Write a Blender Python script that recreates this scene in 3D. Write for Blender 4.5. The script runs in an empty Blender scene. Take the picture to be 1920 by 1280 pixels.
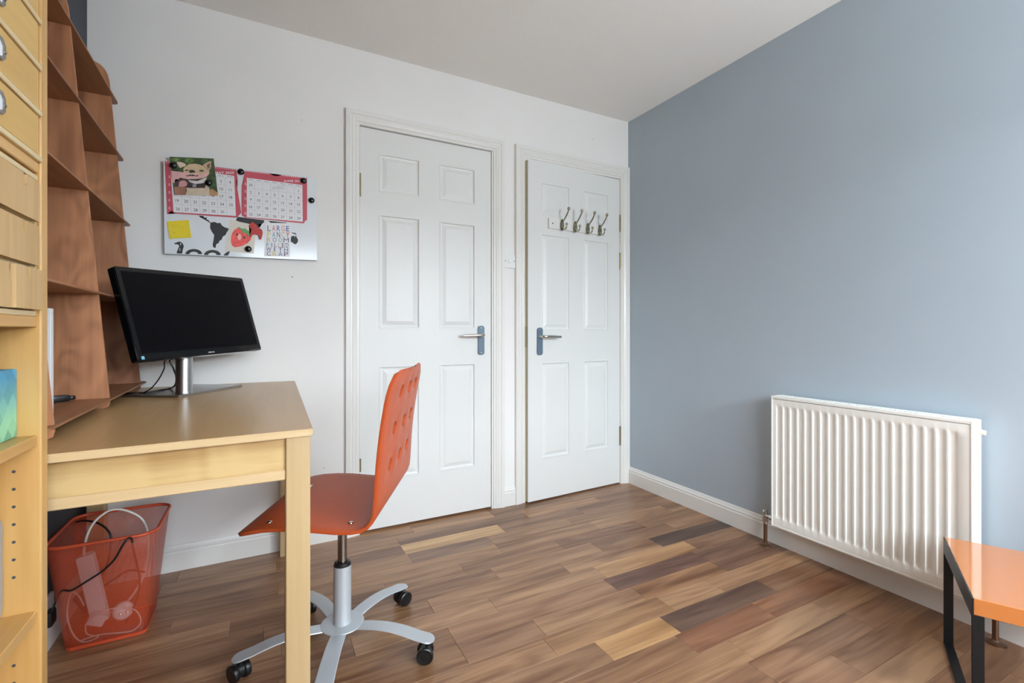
import bpy, bmesh, math, random
from mathutils import Vector, Matrix
random.seed(7)
SC = bpy.context.scene
COL = SC.collection
R = math.radians

# ------------------------------------------------------------------ camera, world, light, exposure
F_PX, YAW, HORIZON, EYE = 882.0, R(27.87), 620.5, 0.995
SY, CY = math.sin(YAW), math.cos(YAW)
cam_d = bpy.data.cameras.new('camera')
cam = bpy.data.objects.new('camera', cam_d); COL.objects.link(cam)
cam_d.sensor_width = 36.0; cam_d.sensor_fit = 'HORIZONTAL'
cam_d.lens = F_PX / 1920 * 36
cam_d.shift_y = -(640 - HORIZON) / 1920
cam_d.clip_start = 0.02; cam_d.clip_end = 300
cam.location = (0, 0, EYE); cam.rotation_euler = (R(90), 0, -YAW)
SC.camera = cam

w = bpy.data.worlds.new('overcast_sky'); SC.world = w; w.use_nodes = True
bg = w.node_tree.nodes['Background']
bg.inputs['Color'].default_value = (0.85, 0.955, 1.05, 1)
bg.inputs['Strength'].default_value = 19.5

YF, YB, XL, XR, ZC = -1.25, 2.387, -0.605, 2.130, 2.373       # front wall, back wall, left, right, ceiling
WX0, WX1, WZ0, WZ1 = -0.25, 1.60, 0.85, 2.00                   # the window in the wall behind the camera
pl = bpy.data.lights.new('window_portal', 'AREA'); pl.shape = 'RECTANGLE'
pl.size = WX1 - WX0; pl.size_y = WZ1 - WZ0
pl.cycles.is_portal = True
po = bpy.data.objects.new('window_portal', pl); COL.objects.link(po)
po.location = ((WX0 + WX1) / 2, YF - 0.20, (WZ0 + WZ1) / 2); po.rotation_euler = (R(90), 0, 0)

SC.view_settings.view_transform = 'Standard'; SC.view_settings.look = 'None'
SC.view_settings.exposure = 0.0; SC.view_settings.gamma = 1.0; SC.view_settings.use_curve_mapping = False
try:
    SC.cycles.use_denoising = True; SC.cycles.max_bounces = 12; SC.cycles.diffuse_bounces = 8
    SC.cycles.transparent_max_bounces = 24; SC.cycles.sample_clamp_indirect = 6
    SC.cycles.caustics_reflective = False; SC.cycles.caustics_refractive = False
except Exception:
    pass

# ------------------------------------------------------------------ helpers
def lin(c):
    return tuple((v / 12.92 if v <= 0.04045 else ((v + 0.055) / 1.055) ** 2.4) for v in (x / 255 for x in c)) + (1.0,)

def at(px, py, Y):
    """world point seen at photo pixel (px, py) on the vertical plane y = Y"""
    a = (px - 960) / F_PX; b = (HORIZON - py) / F_PX
    d = Vector((SY + a * CY, CY - a * SY, b)); t = Y / d.y
    return Vector((d.x * t, Y, EYE + d.z * t))

def on(px, py, Z):
    a = (px - 960) / F_PX; b = (HORIZON - py) / F_PX
    d = Vector((SY + a * CY, CY - a * SY, b)); t = (Z - EYE) / d.z
    return Vector((d.x * t, d.y * t, Z))

def mat(name, rgb, rough=0.5, metal=0.0, spec=0.5, bump=0.0, bscale=200, var=0.0, vscale=8, coat=0.0, coat_r=0.1, bdist=0.001):
    m = bpy.data.materials.new(name); m.use_nodes = True
    nt = m.node_tree; b = nt.nodes['Principled BSDF']
    b.inputs['Base Color'].default_value = lin(rgb)
    b.inputs['Roughness'].default_value = rough; b.inputs['Metallic'].default_value = metal
    b.inputs['Specular IOR Level'].default_value = spec
    b.inputs['Coat Weight'].default_value = coat; b.inputs['Coat Roughness'].default_value = coat_r
    if bump or var:
        tc = nt.nodes.new('ShaderNodeTexCoord')
    if bump:
        n = nt.nodes.new('ShaderNodeTexNoise'); n.inputs['Scale'].default_value = bscale; n.inputs['Detail'].default_value = 3
        nt.links.new(tc.outputs['Object'], n.inputs['Vector'])
        bp = nt.nodes.new('ShaderNodeBump'); bp.inputs['Strength'].default_value = bump; bp.inputs['Distance'].default_value = bdist
        nt.links.new(n.outputs['Fac'], bp.inputs['Height']); nt.links.new(bp.outputs['Normal'], b.inputs['Normal'])
    if var:
        n = nt.nodes.new('ShaderNodeTexNoise'); n.inputs['Scale'].default_value = vscale; n.inputs['Detail'].default_value = 4
        nt.links.new(tc.outputs['Object'], n.inputs['Vector'])
        r = nt.nodes.new('ShaderNodeValToRGB')
        c = lin(rgb)
        r.color_ramp.elements[0].position = 0.3; r.color_ramp.elements[1].position = 0.7
        r.color_ramp.elements[0].color = tuple(v * (1 - var) for v in c[:3]) + (1,)
        r.color_ramp.elements[1].color = tuple(min(1, v * (1 + var)) for v in c[:3]) + (1,)
        nt.links.new(n.outputs['Fac'], r.inputs['Fac']); nt.links.new(r.outputs['Color'], b.inputs['Base Color'])
    return m

def wood(name, light, dark, axis='x', rough=0.4, k=1.0, figure=0.0, use_color=False, coat=0.0, fine=1.0, fs=None, fd=1.2, rings=0.0):
    """procedural grain running along one axis; figure adds flame across it"""
    m = bpy.data.materials.new(name); m.use_nodes = True
    nt = m.node_tree; L = nt.links.new; N = nt.nodes.new
    b = nt.nodes['Principled BSDF']; b.inputs['Roughness'].default_value = rough
    b.inputs['Coat Weight'].default_value = coat; b.inputs['Coat Roughness'].default_value = 0.15
    tc = N('ShaderNodeTexCoord'); oi = N('ShaderNodeObjectInfo')
    mul = N('ShaderNodeVectorMath'); mul.operation = 'SCALE'; mul.inputs[0].default_value = (37, 53, 71)
    L(oi.outputs['Random'], mul.inputs['Scale'])
    add = N('ShaderNodeVectorMath'); add.operation = 'ADD'
    L(tc.outputs['Object'], add.inputs[0]); L(mul.outputs[0], add.inputs[1])
    mp = N('ShaderNodeMapping'); s = {'x': (1.3, 22, 22), 'y': (22, 1.3, 22), 'z': (22, 22, 1.3)}[axis]
    mp.inputs['Scale'].default_value = tuple(v * k for v in s)
    L(add.outputs[0], mp.inputs['Vector'])
    n1 = N('ShaderNodeTexNoise'); n1.inputs['Scale'].default_value = 1.0; n1.inputs['Detail'].default_value = 5; n1.inputs['Roughness'].default_value = 0.6
    n1.inputs['Distortion'].default_value = 0.6
    L(mp.outputs[0], n1.inputs['Vector'])
    n2 = N('ShaderNodeTexNoise'); n2.inputs['Scale'].default_value = 6.0 * fine; n2.inputs['Detail'].default_value = 3
    L(mp.outputs[0], n2.inputs['Vector'])
    mx = N('ShaderNodeMath'); mx.operation = 'MULTIPLY_ADD'; mx.inputs[1].default_value = 0.35
    L(n2.outputs['Fac'], mx.inputs[0]); L(n1.outputs['Fac'], mx.inputs[2])
    last = mx
    if figure:
        mp2 = N('ShaderNodeMapping'); s2 = fs or {'x': (16, 3, 3), 'y': (3, 16, 3), 'z': (3, 3, 16)}[axis]
        mp2.inputs['Scale'].default_value = s2; L(add.outputs[0], mp2.inputs['Vector'])
        n3 = N('ShaderNodeTexNoise'); n3.inputs['Scale'].default_value = 1.4; n3.inputs['Detail'].default_value = 1; n3.inputs['Distortion'].default_value = fd
        L(mp2.outputs[0], n3.inputs['Vector'])
        src = n3.outputs['Fac']
        if rings:
            for op, v in (('MULTIPLY', rings), ('SINE', None), ('MULTIPLY', .5), ('ADD', .5)):
                q = N('ShaderNodeMath'); q.operation = op; L(src, q.inputs[0]); src = q.outputs[0]
                if v is not None: q.inputs[1].default_value = v
        m3 = N('ShaderNodeMath'); m3.operation = 'MULTIPLY_ADD'; m3.inputs[1].default_value = figure
        L(src, m3.inputs[0]); L(mx.outputs[0], m3.inputs[2]); last = m3
    lo = 0.585 + figure * 0.5
    r = N('ShaderNodeValToRGB'); r.color_ramp.elements[0].position = lo - 0.12; r.color_ramp.elements[1].position = lo + 0.30
    r.color_ramp.elements[0].color = lin(dark); r.color_ramp.elements[1].color = lin(light)
    L(last.outputs[0], r.inputs['Fac'])
    out = r.outputs['Color']
    if use_color:
        mm = N('ShaderNodeMix'); mm.data_type = 'RGBA'; mm.blend_type = 'MULTIPLY'; mm.inputs['Factor'].default_value = 1
        L(out, mm.inputs[6]); L(oi.outputs['Color'], mm.inputs[7]); out = mm.outputs[2]
    L(out, b.inputs['Base Color'])
    bp = N('ShaderNodeBump'); bp.inputs['Strength'].default_value = 0.08; bp.inputs['Distance'].default_value = 0.001
    L(n2.outputs['Fac'], bp.inputs['Height']); L(bp.outputs['Normal'], b.inputs['Normal'])
    return m

MW = {}            # world matrix of every root and part that we parent to
def thing(name, label, cat, loc=(0, 0, 0), rotz=0.0, group=None, kind=None, mtx=None):
    o = bpy.data.objects.new(name, None); COL.objects.link(o); o.empty_display_size = 0.05
    if mtx is not None:
        o.matrix_world = mtx; MW[o] = mtx.copy()
    else:
        o.location = loc; o.rotation_euler = (0, 0, rotz)
        MW[o] = Matrix.Translation(Vector(loc)) @ Matrix.Rotation(rotz, 4, 'Z')
    if label: o['label'] = label
    if cat: o['category'] = cat
    if group: o['group'] = group
    if kind: o['kind'] = kind
    return o

def tag(o, label=None, cat=None, group=None, kind=None):
    if label: o['label'] = label
    if cat: o['category'] = cat
    if group: o['group'] = group
    if kind: o['kind'] = kind
    return o

def obj(name, bm, m, parent=None, world=False, smooth=None, base=None):
    """link a bmesh as one object. world=True: vertices are in world space and get moved into the parent's frame"""
    if world and parent is not None:
        bm.transform(MW[parent].inverted())
    if base is not None:                    # top-level mesh: origin at its base point
        bm.transform(Matrix.Translation(-Vector(base)))
    me = bpy.data.meshes.new(name); 
    bmesh.ops.recalc_face_normals(bm, faces=bm.faces[:])
    bm.to_mesh(me); bm.free()
    for x in (m if isinstance(m, (list, tuple)) else [m]):
        me.materials.append(x)
    if smooth is not None:
        for p in me.polygons: p.use_smooth = True
        if smooth < 180:
            try: me.set_sharp_from_angle(angle=R(smooth))
            except Exception: pass
    o = bpy.data.objects.new(name, me); COL.objects.link(o)
    if parent is not None:
        o.parent = parent; MW[o] = MW[parent].copy()
    elif base is not None:
        o.location = base; MW[o] = Matrix.Translation(Vector(base))
    else:
        MW[o] = Matrix.Identity(4)
    return o

def struct(name, bm, m, parent=None, **k):
    o = obj(name, bm, m, parent, **k)
    if parent is None: o['kind'] = 'structure'
    return o

def B(): return bmesh.new()

def bx(bm, x0, x1, y0, y1, z0, z1, bev=0.0, seg=1, mtx=None):
    r = bmesh.ops.create_cube(bm, size=1.0); vs = r['verts']
    for v in vs:
        v.co = Vector((x0 + (v.co.x + .5) * (x1 - x0), y0 + (v.co.y + .5) * (y1 - y0), z0 + (v.co.z + .5) * (z1 - z0)))
    if bev:
        es = list({e for v in vs for e in v.link_edges})
        rr = bmesh.ops.bevel(bm, geom=es, offset=bev, segments=seg, affect='EDGES', profile=0.6)
        vs = list({v for f in rr['faces'] for v in f.verts} | {v for v in vs if v.is_valid})
    if mtx is not None:
        for v in vs: v.co = mtx @ v.co
    return vs

def prism(bm, pts, a, b, bev=0.0, fn=None):
    """closed 2D outline pts extruded between levels a and b; fn(u, v, w) -> point (default xy, z)"""
    fn = fn or (lambda u, v, h: (u, v, h))
    A = [bm.verts.new(fn(u, v, a)) for u, v in pts]; Bv = [bm.verts.new(fn(u, v, b)) for u, v in pts]
    n = len(pts); fs = [bm.faces.new(A), bm.faces.new(Bv[::-1])]
    for i in range(n): fs.append(bm.faces.new((A[i], A[(i + 1) % n], Bv[(i + 1) % n], Bv[i])))
    if bev:
        bmesh.ops.recalc_face_normals(bm, faces=fs)
        es = [e for e in {e for f in fs[:2] for e in f.edges}]
        bmesh.ops.bevel(bm, geom=es, offset=bev, segments=2, affect='EDGES')
    return fs

def cyl(bm, p0, p1, r0, r1=None, n=20, caps=True):
    p0, p1 = Vector(p0), Vector(p1); r1 = r0 if r1 is None else r1
    d = (p1 - p0).normalized(); q = d.to_track_quat('Z', 'Y')
    a, b = [], []
    for i in range(n):
        t = 2 * math.pi * i / n; c = Vector((math.cos(t), math.sin(t), 0))
        a.append(bm.verts.new(p0 + q @ (c * r0))); b.append(bm.verts.new(p1 + q @ (c * r1)))
    for i in range(n): bm.faces.new((a[i], a[(i + 1) % n], b[(i + 1) % n], b[i]))
    if caps: bm.faces.new(a[::-1]); bm.faces.new(b)

def lathe(bm, prof, centre=(0, 0, 0), axis=(0, 0, 1), n=24):
    """revolve (radius, height) points"""
    c = Vector(centre); q = Vector(axis).normalized().to_track_quat('Z', 'Y'); rings = []
    for r, h in prof:
        if r < 1e-6: rings.append([bm.verts.new(c + q @ Vector((0, 0, h)))])
        else: rings.append([bm.verts.new(c + q @ Vector((r * math.cos(2 * math.pi * i / n), r * math.sin(2 * math.pi * i / n), h))) for i in range(n)])
    for A, C in zip(rings, rings[1:]):
        for i in range(n):
            j = (i + 1) % n
            if len(A) == 1 and len(C) == 1: continue
            if len(A) == 1: bm.faces.new((A[0], C[j], C[i]))
            elif len(C) == 1: bm.faces.new((A[i], A[j], C[0]))
            else: bm.faces.new((A[i], A[j], C[j], C[i]))

def smooth_path(pts, n=8):
    P = [Vector(p) for p in pts]; P = [2 * P[0] - P[1]] + P + [2 * P[-1] - P[-2]]; out = []
    for i in range(1, len(P) - 2):
        a, b, c, d = P[i - 1], P[i], P[i + 1], P[i + 2]
        for k in range(n):
            t = k / n
            out.append(0.5 * ((2 * b) + (c - a) * t + (2 * a - 5 * b + 4 * c - d) * t * t + (3 * b - a - 3 * c + d) * t ** 3))
    out.append(P[-2]); return out

def tube(bm, pts, r, n=8, sub=8, closed=False):
    P = smooth_path(pts, sub) if sub else [Vector(p) for p in pts]
    rings = []; up = Vector((0.13, 0.21, 0.97)).normalized(); prev = None
    for i, p in enumerate(P):
        if closed: d = P[(i + 1) % len(P)] - P[i - 1]
        else: d = P[min(i + 1, len(P) - 1)] - P[max(i - 1, 0)]
        d.normalize()
        if prev is None: prev = d.cross(up).normalized() if abs(d.dot(up)) < .95 else d.cross(Vector((1, 0, 0))).normalized()
        e = (prev - d * prev.dot(d)).normalized(); prev = e; f = d.cross(e)
        rr = r[min(i, len(r) - 1)] if isinstance(r, (list, tuple)) else r
        rings.append([bm.verts.new(p + (e * math.cos(2 * math.pi * k / n) + f * math.sin(2 * math.pi * k / n)) * rr) for k in range(n)])
    m = len(rings)
    for i in range(m if closed else m - 1):
        A, C = rings[i], rings[(i + 1) % m]
        for k in range(n): bm.faces.new((A[k], A[(k + 1) % n], C[(k + 1) % n], C[k]))
    if not closed: bm.faces.new(rings[0][::-1]); bm.faces.new(rings[-1])

def dup(root, mtx, label=None, group=None):
    r = root.copy(); COL.objects.link(r); r.matrix_world = mtx
    if label: r['label'] = label
    if group: r['group'] = group
    for ch in list(root.children):
        c = ch.copy(); COL.objects.link(c); c.parent = r; c.matrix_parent_inverse = ch.matrix_parent_inverse.copy()
        for g in ch.children:
            d = g.copy(); COL.objects.link(d); d.parent = c
    return r

def dup_part(src, parent, loc=None, rot=None):
    c = src.copy(); COL.objects.link(c); c.parent = parent
    if loc is not None: c.location = loc
    if rot is not None: c.rotation_euler = rot
    for g in src.children:
        d = g.copy(); COL.objects.link(d); d.parent = c
    return c

def sweep(bm, path, prof, fn):
    """mitred moulding: path of (u, v) corners, prof of (inset, proud); fn(u, v, proud) -> point. inset is to the right of travel"""
    n = len(path); rows = []
    for a, d in prof:
        row = []
        for i, p in enumerate(path):
            p = Vector(p)
            t0 = (p - Vector(path[i - 1])).normalized() if i else None
            t1 = (Vector(path[i + 1]) - p).normalized() if i < n - 1 else None
            t0 = t0 or t1; t1 = t1 or t0
            n0 = Vector((t0.y, -t0.x)); n1 = Vector((t1.y, -t1.x)); m = (n0 + n1); m = m / m.dot(n0) 
            q = p + m * a; row.append(bm.verts.new(fn(q.x, q.y, d)))
        rows.append(row)
    for A, C in zip(rows, rows[1:]):
        for i in range(n - 1): bm.faces.new((A[i], A[i + 1], C[i + 1], C[i]))
    for i in (0, n - 1):
        try: bm.faces.new([r[i] for r in rows])
        except Exception: pass

# ------------------------------------------------------------------ materials
M_white = mat('white_emulsion', (236, 235, 233), 0.9, bump=0.12, bscale=160, var=0.015, vscale=3)
M_ceil = mat('textured_ceiling_paint', (240, 238, 234), 0.95, bump=0.5, bscale=140, bdist=0.003)
M_blue = mat('blue_grey_emulsion', (172, 185, 196), 0.55, bump=0.10, bscale=220, var=0.02, vscale=3)
M_dark = mat('charcoal_navy_paint', (48, 52, 60), 0.6, bump=0.08, bscale=200)
M_gloss = mat('white_gloss_paint', (232, 232, 229), 0.28, bump=0.04, bscale=90)
M_trim = mat('white_satin_trim', (231, 230, 226), 0.32, bump=0.05, bscale=80)
M_edge = mat('beige_door_edge', (186, 176, 152), 0.6)  # beige colour of the leaf's left edge
M_chrome = mat('polished_chrome', (205, 203, 198), 0.16, 1.0)
M_nickel = mat('aged_nickel', (176, 172, 150), 0.22, 1.0)
M_brass = mat('dull_brass_hinge', (160, 148, 112), 0.35, 1.0)
M_slate = mat('blue_grey_protective_film', (96, 116, 132), 0.3)
M_copper = mat('bronzed_copper_pipe', (134, 104, 84), 0.28, 0.9)
M_rad = mat('radiator_enamel', (243, 242, 236), 0.3)
M_slot = mat('hole_shade_and_dark_screw', (60, 62, 66), 0.8)  # dark grey paints the shade in peg holes; also colours dark screw heads
M_plastic_w = mat('white_plastic', (232, 232, 232), 0.35)
M_black = mat('black_plastic', (18, 18, 19), 0.35)
M_blackgloss = mat('piano_black_bezel', (10, 10, 12), 0.10)
M_screen = mat('dark_screen', (6, 5, 8), 0.3, spec=0.12)
M_alu = mat('brushed_aluminium', (178, 178, 178), 0.30, 1.0)
M_silver = mat('silver_powder_coat', (188, 193, 198), 0.38, 0.35)
M_steel = mat('polished_steel', (150, 146, 142), 0.18, 1.0)
M_shell = mat('orange_stained_ply', (178, 78, 40), 0.40, spec=.3, coat=0.0, var=0.04, vscale=5)
M_birch = wood('birch_veneer', (200, 158, 98), (180, 136, 76), 'z', 0.38, 0.6)
M_birch_x = wood('birch_veneer_shelf', (206, 164, 104), (186, 140, 80), 'y', 0.38, 0.6)
M_birch_pale = wood('pale_birch_edge', (212, 192, 152), (198, 172, 126), 'y', 0.45, 0.8)
M_draw = wood('drawer_front_birch', (204, 166, 98), (190, 148, 80), 'y', 0.45, 0.5)
M_mini = wood('unfinished_birch_ply', (196, 162, 114), (178, 142, 92), 'z', 0.55, 0.6)
M_desk = wood('desk_beech_top', (196, 160, 112), (180, 143, 96), 'y', 0.30, 0.5)
M_desk_leg = wood('desk_birch_leg', (186, 160, 120), (174, 146, 104), 'z', 0.4, 0.6)
M_desk_edge = wood('desk_pale_edge', (208, 182, 142), (194, 164, 120), 'x', 0.4, 0.6)
M_apron = wood('flame_birch_apron', (200, 170, 118), (158, 122, 72), 'x', 0.38, 0.5, figure=.16, fs=(5, .5, .9), fd=.5, rings=24)
M_ply = wood('mahogany_plywood', (196, 136, 96), (134, 86, 58), 'z', 0.5, 0.30, figure=0.13, fs=(3.2, 3.2, 1.4), fd=1.6, rings=42)
M_ply_s = wood('mahogany_plywood_shelf', (168, 114, 76), (130, 84, 54), 'y', 0.45, 0.5)
M_plank = wood('walnut_floor_strip', (255, 250, 244), (166, 142, 124), 'x', 0.33, 0.55, use_color=True, fine=1.0, figure=.13, fs=(1.0, 8, 8), fd=.8, rings=26)
M_subfloor = mat('dark_joint', (52, 38, 28), 0.8)
M_lam = mat('glossy_orange_laminate', (192, 116, 60), 0.07, coat=0.6, coat_r=0.03)
M_paper = mat('white_paper', (234, 234, 238), 0.6)
M_ink = mat('black_print', (26, 26, 30), 0.5)
M_red = mat('red_calendar_print', (188, 74, 88), 0.5)
M_line = mat('grey_print', (170, 174, 186), 0.6)
M_yellow = mat('yellow_sticky_note', (232, 206, 40), 0.6)
M_board = mat('white_board_enamel', (226, 231, 236), 0.12)

# ------------------------------------------------------------------ the room shell
YB2 = YB + 0.14
bm = B()
D1 = (0.396, 1.152, 2.020); D2 = (1.326, 2.078, 2.020)        # door openings x0, x1, top
bx(bm, XL - .1, XR + .1, YB + .075, YB2, -.1, ZC + .1)
for x0, x1, z0, z1 in ((XL - .1, D1[0], -.1, ZC + .1), (D1[1], D2[0], -.1, ZC + .1), (D2[1], XR + .1, -.1, ZC + .1), (D1[0], D1[1], D1[2], ZC + .1), (D2[0], D2[1], D2[2], ZC + .1)):
    bx(bm, x0, x1, YB, YB + .075, z0, z1)
struct('wall_back', bm, M_white)
bm = B(); bx(bm, XR, XR + .12, YF - .3, YB, -.1, ZC + .1); struct('wall_right', bm, M_blue)
bm = B(); bx(bm, XL - .12, XL, YF - .3, YB, -.1, ZC + .1); struct('wall_left', bm, M_dark)
bm = B()
for x0, x1, z0, z1 in ((XL, WX0, -.1, ZC + .1), (WX1, XR, -.1, ZC + .1), (WX0, WX1, -.1, WZ0), (WX0, WX1, WZ1, ZC + .1)):
    bx(bm, x0, x1, YF - .25, YF, z0, z1)
struct('wall_front', bm, M_white)
bm = B(); bx(bm, XL, XR, YF, YB, ZC, ZC + .1); struct('ceiling', bm, M_ceil)
bm = B(); bx(bm, XL, XR, YF, YB + .07, -.1, -.006); floor = struct('floor', bm, M_subfloor)

# window behind the camera: frame, mullion, panes, sill
win = thing('window_1', None, None, ((WX0 + WX1) / 2, YF - .12, WZ0), kind='structure')
bm = B()
fw = .055; ya, yb = YF - .16, YF - .09
bx(bm, WX0, WX1, ya, yb, WZ0, WZ0 + fw, .004); bx(bm, WX0, WX1, ya, yb, WZ1 - fw, WZ1, .004)
bx(bm, WX0, WX0 + fw, ya, yb, WZ0 + fw, WZ1 - fw, .004); bx(bm, WX1 - fw, WX1, ya, yb, WZ0 + fw, WZ1 - fw, .004)
xm = (WX0 + WX1) / 2; bx(bm, xm - .03, xm + .03, ya, yb, WZ0 + fw, WZ1 - fw, .004)
obj('window_frame', bm, M_trim, win, world=True)
gm = bpy.data.materials.new('window_glass'); gm.use_nodes = True; nt = gm.node_tree
nt.nodes.remove(nt.nodes['Principled BSDF']); mo = nt.nodes['Material Output']
tr = nt.nodes.new('ShaderNodeBsdfTransparent'); gl = nt.nodes.new('ShaderNodeBsdfGlossy'); gl.inputs['Roughness'].default_value = .02
mxs = nt.nodes.new('ShaderNodeMixShader'); mxs.inputs[0].default_value = .06
nt.links.new(tr.outputs[0], mxs.inputs[1]); nt.links.new(gl.outputs[0], mxs.inputs[2]); nt.links.new(mxs.outputs[0], mo.inputs[0])
for a, b in ((WX0 + fw, xm - .03), (xm + .03, WX1 - fw)):
    bm = B(); bx(bm, a, b, YF - .128, YF - .122, WZ0 + fw, WZ1 - fw); obj('window_pane', bm, gm, win, world=True)
bm = B(); bx(bm, WX0 - .04, WX1 + .04, YF - .09, YF + .06, WZ0 - .022, WZ0, .005); obj('window_sill', bm, M_trim, win, world=True)

# the ground outside the window; unseen bank added to block the low sky
bm = B()
prof = [(-.9, -2.7), (-6, -2.7), (-14, -2.6), (-20, -1.0), (-26, 2.2), (-32, 4.6), (-60, 5.2), (-160, 5.5)]
rows = [[bm.verts.new((x, y, z + (.25 * math.sin(x * .37) if y < -15 else 0))) for x in range(-120, 121, 12)] for y, z in prof]
for A, C in zip(rows, rows[1:]):
    for i in range(len(A) - 1): bm.faces.new((A[i], A[i + 1], C[i + 1], C[i]))
struct('ground', bm, mat('dark_gravel', (84, 84, 84), 0.9, var=0.15, vscale=.6))

# unseen globe lamp behind the camera, added to brighten the ceiling and walls
LX, LY, LZ, LPOW = 1.72, -0.85, 1.38, 205.0
fl = thing('added_fill_lamp', 'added fill lamp, an unseen white globe on a pole behind the camera', 'lamp', (LX, LY, 0))
bm = B(); lathe(bm, [(0, .018), (.10, .017), (.13, .012), (.13, 0), (0, 0)], (LX, LY, 0), n=32); obj('base', bm, M_silver, fl, world=True, smooth=40)
bm = B(); cyl(bm, (LX, LY, .016), (LX, LY, LZ - .115), .011, n=14); obj('pole', bm, M_silver, fl, world=True, smooth=40)
em = bpy.data.materials.new('fill_globe_glow'); em.use_nodes = True
eb = em.node_tree.nodes['Principled BSDF']; eb.inputs['Emission Color'].default_value = (.88, .98, 1.04, 1); eb.inputs['Emission Strength'].default_value = LPOW
bm = B(); lathe(bm, [(.12 * math.sin(math.pi * i / 16), -.12 * math.cos(math.pi * i / 16)) for i in range(17)], (LX, LY, LZ), n=24); obj('fill_globe', bm, em, fl, world=True, smooth=180)

# floor strips: rows run along the back wall, each row split at the joints
PITCH = .0965; Y0 = 2.27
known = {-1: [.12, .66, 1.10, 1.62], 0: [.05, .566, 1.256, 1.75], 1: [.08, .562, 1.062, 1.55, 2.0], 2: [.05, .568, .955, 1.42, 1.9], 3: [.24, .955, 1.50, 2.0],
         4: [-.1, .42, .74, 1.22, 1.72], 5: [.0, .46, .842, 1.36, 1.84], 6: [.05, .535, 1.12, 1.633], 7: [.25, .74, 1.228, 1.76], 8: [.04, .544, 1.206, 1.708],
         9: [.10, .544, .819, 1.26, 1.703], 10: [.3, .80, 1.30, 1.56], 11: [.12, .47, .937, 1.220, 1.74], 12: [.2, .72, 1.19, 1.58], 13: [.02, .50, .92, 1.32, 1.78]}
MID = (178, 138, 104); tones = [(168, 130, 98), (176, 138, 104), (164, 127, 98), (180, 142, 108), (172, 134, 102), (162, 124, 96)]
special = {(1, .562): (222, 186, 138), (6, 1.633): (116, 94, 80), (7, 1.228): (206, 164, 118), (8, 1.206): (132, 98, 82), (11, 1.220): (112, 86, 72),
           (11, .937): (204, 160, 110), (2, .568): (164, 130, 106), (9, 1.703): (140, 106, 84), (12, 1.19): (158, 112, 84), (12, 1.58): (164, 118, 88),
           (0, 1.256): (178, 138, 104), (9, 1.26): (170, 128, 92), (8, .544): (178, 138, 106), (8, 1.708): (146, 110, 86), (10, .80): (176, 136, 98)}
rnd = random.Random(21)
k = -1
while True:
    y1 = YB + .0 if k == -1 else Y0 - PITCH * k; y0 = Y0 - PITCH * (k + 1)
    if y1 < YF + .01: break
    y0 = max(y0, YF + .002)
    if k in known: cuts = list(known[k])
    else:
        cuts = []; x = XL + rnd.uniform(.12, .5)
        while x < XR - .12: cuts.append(x); x += rnd.uniform(.36, .58)
    first = cuts[0]
    while first - XL > .62: first -= rnd.uniform(.4, .55); cuts.insert(0, first)
    ends = [XL] + [c for c in cuts if XL + .06 < c < XR - .04] + [XR]
    for a, b in zip(ends, ends[1:]):
        # doorways: the strip next to the back wall runs under the doors
        ye = YB + .06 if k == -1 else y1
        g = .00025; cx, cy = (a + b) / 2, (y0 + ye) / 2
        bm = B(); bx(bm, a + g - cx, b - g - cx, y0 + g - cy, ye - g - cy, -.006, 0, .0006)
        p = obj('plank', bm, M_plank, floor); p.location = (cx, cy, 0)
        c = special.get((k, round(a, 3))) or rnd.choice(tones)
        f = rnd.uniform(.97, 1.03)
        col = lin(tuple(v * f * .96 for v in c)); p.color = col
    k += 1

# small marks on the white wall
M_mark = mat('grey_scuff', (150, 148, 146), .8)
for px, py, a, b in ((548, 519, .004, .003), (607, 877, .006, .0012), (1112, 261, .002, .003), (566, 225, .002, .002)):
    p = at(px, py, YB - .0002); bm = B(); prism(bm, [(p.x + a * math.cos(t) * (1 + .3 * math.sin(3 * t)), p.z + b * math.sin(t)) for t in [i * math.pi / 5 for i in range(10)]], YB - .0004, YB, fn=lambda u, v, h: (u, h, v))
    obj('scuff_mark', bm, M_mark, bpy.data.objects['wall_back'])

# skirting boards
SK = [(0, 0), (0, .014), (.074, .014), (.080, .011), (.086, .0125), (.094, .008), (.104, .0045), (.106, 0)]
def skirting(name, fn):
    bm = B(); A = [bm.verts.new(fn(0, h, d)) for h, d in SK]; C = [bm.verts.new(fn(1, h, d)) for h, d in SK]
    for i in range(len(SK) - 1): bm.faces.new((A[i], A[i + 1], C[i + 1], C[i]))
    bm.faces.new(A); bm.faces.new(C[::-1]); return struct(name, bm, M_trim)
skirting('baseboard_back_1', lambda t, h, d: (XL + t * (.350 - XL), YB - d, h))
skirting('baseboard_back_2', lambda t, h, d: (1.2085 + t * (1.279 - 1.2085), YB - d, h))
skirting('baseboard_right', lambda t, h, d: (XR - d, YB - .019 + t * (YF - YB + .019), h))
skirting('baseboard_left', lambda t, h, d: (XL + d, YB - .015 + t * (YF - YB + .015), h))

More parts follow.
